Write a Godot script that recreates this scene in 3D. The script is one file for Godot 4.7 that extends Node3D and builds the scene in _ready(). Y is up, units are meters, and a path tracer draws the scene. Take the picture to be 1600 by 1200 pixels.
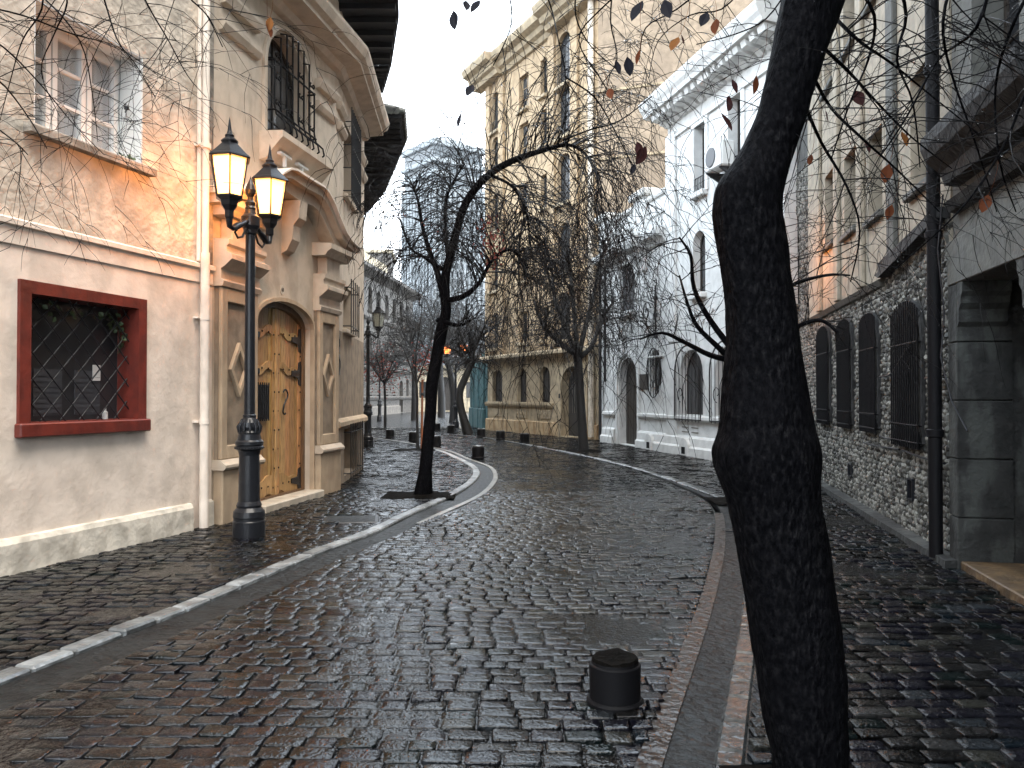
extends Node3D
# A rain-wet cobbled street between old houses. y up, metres; the camera looks along -z, "d" below is the distance -z.

# ------------------------------------------------------------------ mesh building
class MB:
	var v := PackedVector3Array()
	var n := PackedVector3Array()
	var c := PackedColorArray()
	var ix := PackedInt32Array()
	var col := Color(1, 1, 1)
	func add(p: Vector3, m: Vector3) -> int:
		v.append(p); n.append(m); c.append(col)
		return v.size() - 1
	func tri(a: Vector3, b: Vector3, d: Vector3, m: Vector3) -> void:
		var g := (d - a).cross(b - a)
		var i := v.size()
		v.append(a); v.append(b); v.append(d)
		for k in 3: n.append(m); c.append(col)
		if g.dot(m) >= 0.0:
			ix.append(i); ix.append(i + 1); ix.append(i + 2)
		else:
			ix.append(i); ix.append(i + 2); ix.append(i + 1)
	func quad(a: Vector3, b: Vector3, d: Vector3, e: Vector3, m: Vector3) -> void:
		tri(a, b, d, m)
		tri(a, d, e, m)
	# convex face whose outside points away from "mid"
	func face(p: Array, mid: Vector3) -> void:
		var m: Vector3 = (p[2] - p[0]).cross(p[1] - p[0])
		if m.length() < 1e-12:
			return
		m = m.normalized()
		if m.dot(p[0] - mid) < 0.0: m = -m
		for k in range(1, p.size() - 1): tri(p[0], p[k], p[k + 1], m)
	# box with chamfered edges
	func box(lo: Vector3, hi: Vector3, b := 0.0) -> void:
		var mid := (lo + hi) / 2
		if b <= 0.0:
			var e := [lo, Vector3(hi.x, lo.y, lo.z), Vector3(hi.x, hi.y, lo.z), Vector3(lo.x, hi.y, lo.z), Vector3(lo.x, lo.y, hi.z), Vector3(hi.x, lo.y, hi.z), hi, Vector3(lo.x, hi.y, hi.z)]
			for f in [[0, 1, 2, 3], [4, 5, 6, 7], [0, 1, 5, 4], [3, 2, 6, 7], [0, 3, 7, 4], [1, 2, 6, 5]]:
				face([e[f[0]], e[f[1]], e[f[2]], e[f[3]]], mid)
			return
		var h := (hi - lo) / 2
		var pt := func(s: Vector3, ax: int) -> Vector3:
			var q := Vector3(s.x * (h.x - b), s.y * (h.y - b), s.z * (h.z - b))
			q[ax] = s[ax] * h[ax]
			return mid + q
		for ax in 3:
			var a1 := (ax + 1) % 3
			var a2 := (ax + 2) % 3
			for sg in [-1.0, 1.0]:
				var p := []
				for t in [[-1, -1], [1, -1], [1, 1], [-1, 1]]:
					var s := Vector3.ZERO
					s[ax] = sg; s[a1] = t[0]; s[a2] = t[1]
					p.append(pt.call(s, ax))
				face(p, mid)
			for s1 in [-1.0, 1.0]:
				for s2 in [-1.0, 1.0]:
					var p := []
					for t in [[-1, a1], [1, a1], [1, a2], [-1, a2]]:
						var s := Vector3.ZERO
						s[ax] = t[0]; s[a1] = s1; s[a2] = s2
						p.append(pt.call(s, t[1]))
					face(p, mid)
		for sx in [-1.0, 1.0]:
			for sy in [-1.0, 1.0]:
				for sz in [-1.0, 1.0]:
					var s := Vector3(sx, sy, sz)
					face([pt.call(s, 0), pt.call(s, 1), pt.call(s, 2)], mid)
	static func put(p: Vector2, t: float, ax: String) -> Vector3:
		if ax == "z": return Vector3(p.x, p.y, t)
		if ax == "x": return Vector3(t, p.y, p.x)
		return Vector3(p.x, t, p.y)
	# a flat outline pulled along an axis: z = outline in (u, v), x = profile in (out, v), y = plan in (x, z)
	func prism(o: PackedVector2Array, t0: float, t1: float, ax := "z") -> void:
		var k := o.size()
		var area := 0.0
		for i in k: area += o[i].cross(o[(i + 1) % k])
		for i in k:
			var a := o[i]
			var b := o[(i + 1) % k]
			var e := b - a
			if e.length() < 1e-9: continue
			var m := Vector2(e.y, -e.x).normalized() * signf(area)
			quad(put(a, t0, ax), put(b, t0, ax), put(b, t1, ax), put(a, t1, ax), put(m, 0.0, ax))
		var tr := Geometry2D.triangulate_polygon(o)
		for i in range(0, tr.size(), 3):
			for t in [t0, t1]:
				tri(put(o[tr[i]], t, ax), put(o[tr[i + 1]], t, ax), put(o[tr[i + 2]], t, ax), put(Vector2.ZERO, signf(t - (t0 + t1) / 2), ax))
	# a frame between two outlines with the same number of points, in (u, v), from t0 to t1
	func ring(o: PackedVector2Array, q: PackedVector2Array, t0: float, t1: float) -> void:
		var k := o.size()
		var mid := Vector2.ZERO
		for p in o: mid += p / k
		for i in k:
			var j := (i + 1) % k
			if o[i].distance_to(o[j]) < 1e-6: continue
			for t in [t0, t1]:
				quad(put(o[i], t, "z"), put(o[j], t, "z"), put(q[j], t, "z"), put(q[i], t, "z"), Vector3(0, 0, signf(t - (t0 + t1) / 2)))
			for w in [[o, 1.0], [q, -1.0]]:
				var e: Vector2 = w[0][j] - w[0][i]
				var m := Vector2(e.y, -e.x).normalized()
				if m.dot((w[0][i] + w[0][j]) / 2 - mid) < 0.0: m = -m
				m *= w[1]
				quad(put(w[0][i], t0, "z"), put(w[0][j], t0, "z"), put(w[0][j], t1, "z"), put(w[0][i], t1, "z"), put(m, 0, "z"))
	func tube(p: PackedVector3Array, r: PackedFloat32Array, s := 6, caps := true) -> void:
		var k := p.size()
		var side := Vector3.ZERO
		var first := v.size()
		for i in k:
			var t := (p[mini(i + 1, k - 1)] - p[maxi(i - 1, 0)]).normalized()
			if side == Vector3.ZERO:
				side = t.cross(Vector3.UP if absf(t.y) < 0.9 else Vector3.RIGHT).normalized()
			side = (side - t * side.dot(t)).normalized()
			var up := side.cross(t)
			for j in s:
				var a := TAU * j / s
				var m := side * cos(a) + up * sin(a)
				v.append(p[i] + m * r[i]); n.append(m); c.append(col)
		for i in k - 1:
			for j in s:
				var a := first + i * s + j
				var b := first + i * s + (j + 1) % s
				ix.append(a); ix.append(b); ix.append(a + s)
				ix.append(b); ix.append(b + s); ix.append(a + s)
		if caps:
			for e in [0, k - 1]:
				var m: Vector3 = (p[e] - p[1 if e == 0 else k - 2]).normalized()
				for j in s: tri(p[e], v[first + e * s + j], v[first + e * s + (j + 1) % s], m)
	# profile of (radius, height) turned about a vertical axis
	func lathe(pr: Array, s: int, at := Vector3.ZERO, turn := 0.0, flat := false) -> void:
		for i in pr.size() - 1:
			var a: Vector2 = pr[i]
			var b: Vector2 = pr[i + 1]
			var e := b - a
			if e.length() < 1e-6: continue
			var m := Vector2(e.y, -e.x).normalized()
			if flat:
				for j in s:
					var w0 := turn + TAU * j / s
					var w1 := turn + TAU * (j + 1) / s
					var d0 := Vector3(cos(w0), 0, sin(w0))
					var d1 := Vector3(cos(w1), 0, sin(w1))
					var nm := ((d0 + d1).normalized() * m.x + Vector3.UP * m.y).normalized()
					quad(at + d0 * a.x + Vector3.UP * a.y, at + d1 * a.x + Vector3.UP * a.y, at + d1 * b.x + Vector3.UP * b.y, at + d0 * b.x + Vector3.UP * b.y, nm)
				continue
			var f := v.size()
			for j in s + 1:
				var w := turn + TAU * j / s
				var d := Vector3(cos(w), 0, sin(w))
				var nm := d * m.x + Vector3.UP * m.y
				add(at + d * a.x + Vector3.UP * a.y, nm)
				add(at + d * b.x + Vector3.UP * b.y, nm)
			for j in s:
				var q := f + j * 2
				ix.append(q); ix.append(q + 2); ix.append(q + 1)
				ix.append(q + 2); ix.append(q + 3); ix.append(q + 1)
	func merge(o: MB, t: Transform3D) -> void:
		var f := v.size()
		for p in o.v: v.append(t * p)
		var nb := t.basis.inverse().transposed()
		for m in o.n: n.append((nb * m).normalized())
		c.append_array(o.c)
		for i in o.ix: ix.append(i + f)
	func mesh() -> ArrayMesh:
		var a := []
		a.resize(Mesh.ARRAY_MAX)
		a[Mesh.ARRAY_VERTEX] = v
		a[Mesh.ARRAY_NORMAL] = n
		a[Mesh.ARRAY_COLOR] = c
		a[Mesh.ARRAY_INDEX] = ix
		var m := ArrayMesh.new()
		if v.size(): m.add_surface_from_arrays(Mesh.PRIMITIVE_TRIANGLES, a)
		return m

# ------------------------------------------------------------------ scene tree helpers
var thin := 0.0012
var gather := false
var drops := []
var taken := {}
func numbered(s: String) -> String:
	taken[s] = taken.get(s, -1) + 1
	return s if taken[s] == 0 else "%s_%03d" % [s, taken[s]]

func tag(o: Node, label: String, category: String, group := "") -> void:
	o.set_meta("label", label)
	o.set_meta("category", category)
	if group: o.set_meta("group", group)

func thing(called: String, label: String, category: String, at := Vector3.ZERO, turn := 0.0, group := "") -> Node3D:
	var o := Node3D.new()
	o.name = numbered(called)
	add_child(o)
	o.position = at
	o.rotation.y = turn
	tag(o, label, category, group)
	return o

func part(parent: Node, called: String, mb: MB, m: Material, at := Vector3.ZERO) -> MeshInstance3D:
	return place(parent, called, mb.mesh(), m, Transform3D(Basis(), at))

# parts put under a thing may be given in another frame (the second front of a corner house)
var frame := Transform3D()
func place(parent: Node, called: String, me: Mesh, m: Material, t := Transform3D()) -> MeshInstance3D:
	var o := MeshInstance3D.new()
	o.mesh = me
	o.material_override = m
	o.transform = t if parent == self or parent is MeshInstance3D else frame * t
	o.name = numbered(called) if parent == self else called
	parent.add_child(o, true)
	return o

func setting(called: String, mb: MB, m: Material) -> MeshInstance3D:
	var o := part(self, called, mb, m)
	o.set_meta("kind", "structure")
	return o

# a house front from its left to its right end on the ground (x, z): local x runs along it, z out to the street
func front(called: String, label: String, l: Vector2, r: Vector2) -> Node3D:
	var u := (r - l).normalized()
	return thing(called, label, "building", Vector3(l.x, 0, l.y), atan2(-u.y, u.x))

func V(x: float, y: float, z: float) -> Vector3:
	return Vector3(x, y, z)

# the point at distance d that the photograph shows at pixel (px, py) of its 1600 x 1200: used to read positions off it
func at(px: float, py: float, d: float) -> Vector3:
	return Vector3((px - 800.0) / 1250.0 * d, 1.55 + (618.0 - py) / 1250.0 * d, -d)

# ------------------------------------------------------------------ materials
var noises := {}
func noise_tex(freq: float, sd: int, ramp: Array, size := 512, kind := FastNoiseLite.TYPE_SIMPLEX_SMOOTH, oct := 5, as_normal := 0.0) -> NoiseTexture2D:
	var key := str([freq, sd, ramp, size, kind, oct, as_normal])
	if noises.has(key): return noises[key]
	var f := FastNoiseLite.new()
	f.noise_type = kind
	f.frequency = freq
	f.fractal_octaves = oct
	f.seed = sd
	var t := NoiseTexture2D.new()
	t.noise = f
	t.width = size
	t.height = size
	t.seamless = true
	t.seamless_blend_skirt = 0.2
	t.generate_mipmaps = false
	if ramp.size():
		var g := Gradient.new()
		var off := PackedFloat32Array()
		var cs := PackedColorArray()
		for e in ramp:
			off.append(e[0])
			cs.append(e[1])
		g.offsets = off
		g.colors = cs
		t.color_ramp = g
	if as_normal > 0.0:
		t.as_normal_map = true
		t.bump_strength = as_normal
	noises[key] = t
	return t

# colours are given as linear base colours
func lin(r: float, g: float, b: float) -> Color:
	return Color(r, g, b).linear_to_srgb()

func plain(c: Color, rough: float, metal := 0.0, called := "") -> StandardMaterial3D:
	var m := StandardMaterial3D.new()
	m.albedo_color = c
	m.roughness = rough
	m.metallic = metal
	m.resource_name = called
	return m

# painted or bare render: mottled tone, streaks or patches of grime, fine relief
func plaster(c: Color, sd: int, vary := 0.12, grime := Color(0.2, 0.18, 0.15), amount := 0.35, patch := Vector3(0.55, 0.28, 0.55), relief := 0.5, rough := 0.85) -> StandardMaterial3D:
	var m := plain(c, rough)
	m.uv1_triplanar = true
	m.uv1_world_triplanar = true
	m.uv1_triplanar_sharpness = 4.0
	m.uv1_scale = Vector3(0.45, 0.45, 0.45)
	m.uv1_offset = Vector3(0.17, 0.31, 0.23) * sd
	var vy := 0.06 if vary < 0.08 else (0.13 if vary < 0.16 else 0.26)
	var W := Color.WHITE
	m.albedo_texture = noise_tex(0.006, 3, [[0.0, W.darkened(vy * 2.0)], [0.38, W.darkened(vy)], [0.6, W.darkened(vy * 0.35)], [1.0, W]], 1024, FastNoiseLite.TYPE_SIMPLEX_SMOOTH, 7)
	m.heightmap_enabled = true
	m.heightmap_texture = noise_tex(0.02, 77, [], 1024, FastNoiseLite.TYPE_SIMPLEX, 6)
	m.heightmap_scale = relief
	if amount > 0.0:
		var g0 := Color(grime, 0.0)
		m.detail_enabled = true
		m.detail_blend_mode = BaseMaterial3D.BLEND_MODE_MIX
		m.detail_uv_layer = BaseMaterial3D.DETAIL_UV_2
		m.uv2_triplanar = true
		m.uv2_world_triplanar = true
		m.uv2_triplanar_sharpness = 4.0
		m.uv2_scale = patch
		m.uv2_offset = Vector3(0.13, 0.37, 0.29) * sd
		m.detail_albedo = noise_tex(0.007, 31 + sd % 4, [[0.0, Color(grime, amount)], [0.32, Color(grime, amount * 0.75)], [0.5, Color(grime, amount * 0.12)], [0.62, g0], [1.0, g0]], 512, FastNoiseLite.TYPE_SIMPLEX_SMOOTH, 6)
	return m

func iron(wet := 0.32) -> StandardMaterial3D:
	var m := plain(lin(0.012, 0.013, 0.016), wet, 0.0)
	m.uv1_triplanar = true
	m.uv1_scale = Vector3(3, 3, 3)
	m.heightmap_enabled = true
	m.heightmap_texture = noise_tex(0.05, 5, [], 256)
	m.heightmap_scale = 0.12
	m.clearcoat_enabled = true
	m.metallic_specular = 0.3
	m.clearcoat = 0.2
	m.clearcoat_roughness = 0.12
	return m

func wood(c: Color, sd: int, rough := 0.55) -> StandardMaterial3D:
	var m := plain(Color.WHITE, rough)
	m.uv1_triplanar = true
	m.uv1_scale = Vector3(6.0, 0.45, 6.0)
	m.uv1_offset = Vector3(0.37 * sd, 0.21 * sd, 0.11 * sd)
	m.albedo_texture = noise_tex(0.012, 40, [[0.0, c.darkened(0.45)], [0.3, c.darkened(0.2)], [0.52, c], [0.75, c.lightened(0.06)], [1.0, c.darkened(0.12)]], 512, FastNoiseLite.TYPE_SIMPLEX_SMOOTH, 6)
	m.albedo_color = Color(1, 1, 1).darkened(0.08 * (sd % 3))
	m.heightmap_enabled = true
	m.heightmap_texture = noise_tex(0.03, 41, [], 512)
	m.heightmap_scale = 0.15
	return m

var M := {}
func make_materials() -> void:
	M.cream = plaster(lin(0.74, 0.64, 0.55), 3, 0.05, lin(0.42, 0.36, 0.30), 0.4, V(0.5, 0.3, 0.5), 0.25)
	M.cream_old = plaster(lin(0.62, 0.54, 0.45), 4, 0.13, lin(0.25, 0.22, 0.18), 0.6, V(0.42, 0.3, 0.42), 0.8)
	M.grimy = plaster(lin(0.36, 0.32, 0.27), 5, 0.2, lin(0.14, 0.12, 0.10), 0.75, V(0.9, 0.35, 0.9), 1.0)
	M.trim_cream = plaster(lin(0.76, 0.67, 0.58), 6, 0.05, lin(0.36, 0.30, 0.24), 0.3, V(0.8, 0.4, 0.8), 0.2)
	M.skirt = plaster(lin(0.70, 0.65, 0.56), 7, 0.12, lin(0.30, 0.27, 0.22), 0.6, V(1.1, 0.9, 1.1), 0.35)
	M.tan = plaster(lin(0.55, 0.465, 0.37), 8, 0.06, lin(0.26, 0.21, 0.16), 0.35, V(0.7, 0.25, 0.7), 0.2)
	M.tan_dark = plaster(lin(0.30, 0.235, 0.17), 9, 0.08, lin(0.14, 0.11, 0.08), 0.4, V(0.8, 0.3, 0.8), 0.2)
	M.tan_mid = plaster(lin(0.45, 0.345, 0.235), 10, 0.06, lin(0.2, 0.15, 0.11), 0.35, V(0.8, 0.3, 0.8), 0.2)
	M.stone_grey = plaster(lin(0.22, 0.20, 0.175), 12, 0.15, lin(0.09, 0.085, 0.08), 0.6, V(0.8, 0.3, 0.8), 0.8)
	M.ochre = plaster(lin(0.44, 0.325, 0.20), 13, 0.10, lin(0.27, 0.19, 0.11), 0.5, V(0.3, 0.12, 0.3), 0.5)
	M.ochre_trim = plaster(lin(0.44, 0.35, 0.23), 14, 0.12, lin(0.2, 0.16, 0.11), 0.5, V(0.5, 0.3, 0.5), 0.5)
	M.ochre_stain = plaster(lin(0.46, 0.34, 0.2), 15, 0.15, lin(0.20, 0.11, 0.045), 0.8, V(0.9, 0.25, 0.9), 0.5)
	M.blank = plaster(lin(0.33, 0.255, 0.18), 16, 0.12, lin(0.19, 0.145, 0.105), 0.7, V(0.16, 0.09, 0.16), 0.4)
	M.white = plaster(lin(0.60, 0.61, 0.60), 17, 0.04, lin(0.45, 0.46, 0.45), 0.45, V(0.7, 0.2, 0.7), 0.3)
	M.white_trim = plaster(lin(0.63, 0.64, 0.63), 18, 0.04, lin(0.4, 0.41, 0.4), 0.3, V(0.9, 0.4, 0.9), 0.2)
	M.pale = plaster(lin(0.32, 0.275, 0.21), 19, 0.1, lin(0.2, 0.18, 0.14), 0.6, V(1.5, 0.10, 1.5), 0.5)
	M.pale_grey = plaster(lin(0.09, 0.09, 0.08), 20, 0.15, lin(0.08, 0.08, 0.075), 0.7, V(1.2, 0.2, 1.2), 0.6)
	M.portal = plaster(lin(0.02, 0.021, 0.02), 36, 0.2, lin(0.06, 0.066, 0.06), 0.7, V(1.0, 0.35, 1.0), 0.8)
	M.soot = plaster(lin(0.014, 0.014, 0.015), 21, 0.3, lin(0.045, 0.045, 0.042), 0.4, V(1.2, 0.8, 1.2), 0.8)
	M.far_stone = plaster(lin(0.17, 0.16, 0.145), 22, 0.2, lin(0.10, 0.095, 0.09), 0.6, V(0.25, 0.12, 0.25), 0.5)
	M.far_cream = plaster(lin(0.56, 0.49, 0.36), 23, 0.1, lin(0.3, 0.25, 0.18), 0.4, V(0.25, 0.12, 0.25), 0.3)
	M.teal = plaster(lin(0.075, 0.17, 0.185), 24, 0.15, lin(0.03, 0.07, 0.08), 0.5, V(0.9, 0.3, 0.9), 0.2, 0.5)
	M.red = plaster(lin(0.155, 0.022, 0.013), 25, 0.15, lin(0.05, 0.008, 0.006), 0.5, V(1.4, 0.8, 1.4), 0.25, 0.5)
	M.concrete = plaster(lin(0.27, 0.265, 0.245), 26, 0.18, lin(0.1, 0.095, 0.09), 0.5, V(1.6, 1.6, 1.6), 0.6, 0.35)
	M.gutter = plaster(lin(0.018, 0.021, 0.022), 27, 0.3, lin(0.012, 0.012, 0.012), 0.5, V(1.2, 1.2, 1.2), 1.4, 0.5)
	M.gutter.metallic_specular = 0.3
	M.mud = plaster(lin(0.022, 0.015, 0.011), 28, 0.35, lin(0.02, 0.014, 0.01), 0.7, V(3, 3, 3), 1.5, 0.3)
	M.earth = plaster(lin(0.007, 0.006, 0.005), 29, 0.35, lin(0.003, 0.003, 0.003), 0.7, V(3, 3, 3), 2.0, 0.9)
	M.earth.metallic_specular = 0.15
	M.threshold = plaster(lin(0.15, 0.095, 0.045), 30, 0.3, lin(0.08, 0.05, 0.03), 0.8, V(2.2, 2.2, 2.2), 0.8, 0.5)
	M.sidestone = plaster(lin(0.62, 0.55, 0.45), 31, 0.1, lin(0.35, 0.3, 0.24), 0.4, V(2, 2, 2), 0.3, 0.4)
	M.asphalt = plaster(lin(0.035, 0.037, 0.04), 32, 0.3, lin(0.02, 0.02, 0.02), 0.5, V(0.4, 0.4, 0.4), 1.0, 0.35)
	M.iron = iron()
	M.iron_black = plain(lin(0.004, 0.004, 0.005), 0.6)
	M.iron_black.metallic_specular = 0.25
	M.iron_far = plain(lin(0.012, 0.012, 0.014), 0.5)
	M.tile = plain(lin(0.008, 0.009, 0.013), 0.7)
	M.tile_top = plaster(lin(0.10, 0.10, 0.09), 33, 0.3, lin(0.04, 0.05, 0.035), 0.6, V(2, 2, 2), 0.5, 0.6)
	M.paint_white = plain(lin(0.62, 0.63, 0.62), 0.5)
	M.glass_dark = plain(lin(0.016, 0.018, 0.022), 0.06)
	M.glass_dark.clearcoat_enabled = true
	M.glass_dull = plain(lin(0.012, 0.013, 0.015), 0.35)
	M.glass_dull.metallic_specular = 0.2
	M.glass_far = plain(lin(0.03, 0.035, 0.04), 0.15)
	M.glass = plain(Color(0.9, 0.95, 1.0, 0.1), 0.04)
	M.glass.transparency = BaseMaterial3D.TRANSPARENCY_ALPHA
	M.curtain = plain(lin(0.42, 0.45, 0.45), 0.9)
	M.curtain.backlight_enabled = true
	M.curtain.backlight = Color(0.3, 0.3, 0.3)
	M.dark_room = plain(lin(0.24, 0.225, 0.2), 0.9)
	M.blind = plain(lin(0.05, 0.055, 0.065), 0.6)
	M.dark_wood = wood(lin(0.030, 0.022, 0.016), 2, 0.45)
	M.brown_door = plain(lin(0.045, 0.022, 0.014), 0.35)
	M.doors = []
	for k in 5: M.doors.append(wood(lin(0.48 + 0.05 * (k % 3), 0.285 + 0.025 * (k % 2), 0.115), 3 + k * 5, 0.5))
	M.door_dark = wood(lin(0.20, 0.10, 0.04), 8, 0.5)
	M.nail = plain(lin(0.05, 0.03, 0.02), 0.4, 0.6)
	M.metal_white = plain(lin(0.5, 0.51, 0.5), 0.45)
	M.rust_stake = plain(lin(0.22, 0.075, 0.03), 0.7)
	M.bronze = plain(lin(0.05, 0.048, 0.045), 0.4, 0.5)
	M.plaque = plain(lin(0.09, 0.085, 0.08), 0.4)
	M.water = plain(Color(1, 1, 1, 0.0), 0.0)
	M.water.refraction_enabled = true
	M.water.refraction_scale = 0.033
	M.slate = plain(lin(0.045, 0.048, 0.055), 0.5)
	# bark
	M.bark = plain(Color.WHITE, 0.5)
	M.bark.metallic_specular = 0.06
	M.bark.uv1_triplanar = true
	M.bark.uv1_scale = V(2.2, 0.9, 2.2)
	M.bark.albedo_texture = noise_tex(0.02, 50, [[0.0, lin(0.0012, 0.0012, 0.0015)], [0.4, lin(0.003, 0.0031, 0.0038)], [0.62, lin(0.006, 0.006, 0.007)], [1.0, lin(0.024, 0.023, 0.023)]], 1024, FastNoiseLite.TYPE_SIMPLEX_SMOOTH, 6)
	M.bark.heightmap_enabled = true
	M.bark.heightmap_texture = noise_tex(0.025, 51, [], 1024, FastNoiseLite.TYPE_CELLULAR, 4)
	M.bark.heightmap_scale = 1.1
	M.twig = plain(lin(0.006, 0.0055, 0.006), 0.5)
	M.twig.metallic_specular = 0.2
	M.bark_far = plain(lin(0.006, 0.006, 0.0065), 0.6)
	M.leaf = []
	for a in [lin(0.09, 0.028, 0.012), lin(0.028, 0.010, 0.010), lin(0.16, 0.065, 0.02), lin(0.012, 0.012, 0.016)]:
		var m := plain(a, 0.75)
		m.metallic_specular = 0.2
		m.backlight_enabled = true
		m.backlight = a
		M.leaf.append(m)
	M.red_leaf = plain(lin(0.13, 0.022, 0.014), 0.6)
	M.red_leaf.backlight_enabled = true
	M.red_leaf.backlight = lin(0.15, 0.03, 0.02)
	M.green_leaf = plain(lin(0.05, 0.085, 0.03), 0.5)
	M.far_green = plain(lin(0.02, 0.035, 0.03), 0.7)
	# wet cobbles: tint comes with each stone
	var w := plain(Color.WHITE, 1.0)
	w.vertex_color_use_as_albedo = true
	w.uv1_triplanar = true
	w.uv1_world_triplanar = true
	w.uv1_scale = V(1.1, 1.1, 1.1)
	w.albedo_texture = noise_tex(0.02, 60, [[0.0, Color(0.45, 0.45, 0.45)], [0.5, Color(0.8, 0.8, 0.8)], [1.0, Color(1, 1, 1)]], 1024)
	w.roughness_texture = noise_tex(0.0055, 61, [[0.0, Color(0.04, 0.04, 0.04)], [0.46, Color(0.06, 0.06, 0.06)], [0.6, Color(0.14, 0.14, 0.14)], [0.76, Color(0.3, 0.3, 0.3)], [1.0, Color(0.5, 0.5, 0.5)]], 1024)
	w.heightmap_enabled = true
	w.heightmap_texture = noise_tex(0.03, 62, [], 1024, FastNoiseLite.TYPE_SIMPLEX, 5)
	w.heightmap_scale = 0.3
	w.metallic_specular = 0.42
	M.cobble = w
	M.paver = w.duplicate()
	M.paver.metallic_specular = 0.3
	var j := plain(lin(0.004, 0.0042, 0.0045), 0.06)
	j.uv1_triplanar = true
	j.uv1_world_triplanar = true
	j.uv1_scale = V(1.4, 1.4, 1.4)
	j.heightmap_enabled = true
	j.heightmap_texture = noise_tex(0.03, 63, [], 512)
	j.heightmap_scale = 0.5
	j.metallic_specular = 0.36
	M.joint = j
	# rubble render: tint with each stone
	var rb := plain(Color.WHITE, 0.75)
	rb.vertex_color_use_as_albedo = true
	M.rubble = rb
	M.mortar = plaster(lin(0.06, 0.06, 0.054), 35, 0.3, lin(0.02, 0.02, 0.02), 0.6, V(1.0, 0.6, 1.0), 1.5)
	# lamps
	M.lit = plain(lin(0.9, 0.6, 0.3), 0.6)
	M.lit.emission_enabled = true
	M.lit.emission = Color(1.0, 0.74, 0.38)
	M.lit.emission_energy_multiplier = 1.0
	M.lit_far = M.lit.duplicate()
	M.lit_far.emission = Color(1.0, 0.5, 0.18)
	M.lit_far.emission_energy_multiplier = 0.4
	M.lamp_pane = plain(Color(1.0, 0.95, 0.85, 0.12), 0.1)
	M.lamp_pane.transparency = BaseMaterial3D.TRANSPARENCY_ALPHA
	M.lamp_unlit = plain(lin(0.13, 0.2, 0.2), 0.3)

# ------------------------------------------------------------------ openings, walls, windows
# opening: [u0, u1, v0, v1, rise of the arch at its top, rise at its bottom]
func outline(o: Array, inset := 0.0) -> PackedVector2Array:
	var p := PackedVector2Array()
	var u0: float = o[0] + inset
	var u1: float = o[1] - inset
	var v0: float = o[2] + inset
	var v1: float = o[3] - inset
	var rt: float = maxf(0.0, o[4] - inset * 0.3) if o.size() > 4 else 0.0
	var rb: float = maxf(0.0, o[5] - inset * 0.3) if o.size() > 5 else 0.0
	if o.size() > 4 and o[4] > 0.0:
		for k in 13:
			var a := PI * k / 12.0
			p.append(Vector2((u0 + u1) / 2 + cos(a) * (u1 - u0) / 2, v1 - rt + sin(a) * rt))
	else:
		p.append(Vector2(u1, v1))
		p.append(Vector2(u0, v1))
	if o.size() > 5 and o[5] > 0.0:
		for k in 13:
			var a := PI + PI * k / 12.0
			p.append(Vector2((u0 + u1) / 2 + cos(a) * (u1 - u0) / 2, v0 + rb + sin(a) * rb))
	else:
		p.append(Vector2(u0, v0))
		p.append(Vector2(u1, v0))
	return p

func wall(u0: float, u1: float, v0: float, v1: float, thick: float, ops: Array) -> MB:
	var mb := MB.new()
	var us := [u0, u1]
	var vs := [v0, v1]
	for o in ops:
		for k in 2:
			us.append(o[k])
			vs.append(o[k + 2])
	us.sort()
	vs.sort()
	var F := V(0, 0, 1)
	for i in us.size() - 1:
		if us[i + 1] - us[i] < 1e-4: continue
		for j in vs.size() - 1:
			if vs[j + 1] - vs[j] < 1e-4: continue
			var mu: float = (us[i] + us[i + 1]) / 2
			var mv: float = (vs[j] + vs[j + 1]) / 2
			if mu < u0 or mu > u1 or mv < v0 or mv > v1: continue
			var hole := false
			for o in ops:
				if mu > o[0] and mu < o[1] and mv > o[2] and mv < o[3]: hole = true
			if hole: continue
			for z in [0.0, -thick]:
				mb.quad(V(us[i], vs[j], z), V(us[i + 1], vs[j], z), V(us[i + 1], vs[j + 1], z), V(us[i], vs[j + 1], z), F if z == 0.0 else -F)
	for e in [[V(u0, v0, 0), V(u0, v1, 0), V(-1, 0, 0)], [V(u1, v0, 0), V(u1, v1, 0), V(1, 0, 0)], [V(u0, v1, 0), V(u1, v1, 0), V(0, 1, 0)]]:
		mb.quad(e[0], e[1], e[1] + V(0, 0, -thick), e[0] + V(0, 0, -thick), e[2])
	for o in ops:
		var p := outline(o)
		var mid := Vector2((o[0] + o[1]) / 2, (o[2] + o[3]) / 2)
		for i in p.size():
			var a := p[i]
			var b := p[(i + 1) % p.size()]
			if a.distance_to(b) < 1e-5: continue
			var e := b - a
			var m := Vector2(e.y, -e.x).normalized()
			if m.dot((a + b) / 2 - mid) > 0: m = -m
			mb.quad(V(a.x, a.y, 0), V(b.x, b.y, 0), V(b.x, b.y, -thick), V(a.x, a.y, -thick), V(m.x, m.y, 0))
			var corner := Vector2(o[1] if (a.x + b.x) / 2 > mid.x else o[0], o[3] if (a.y + b.y) / 2 > mid.y else o[2])
			if (o.size() > 4 and o[4] > 0.0 and (a.y + b.y) / 2 > mid.y and absf(a.x - b.x) > 1e-4) or (o.size() > 5 and o[5] > 0.0 and (a.y + b.y) / 2 < mid.y and absf(a.x - b.x) > 1e-4):
				for z in [0.0, -thick]:
					mb.tri(V(corner.x, corner.y, z), V(a.x, a.y, z), V(b.x, b.y, z), F if z == 0.0 else -F)
	return mb

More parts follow.
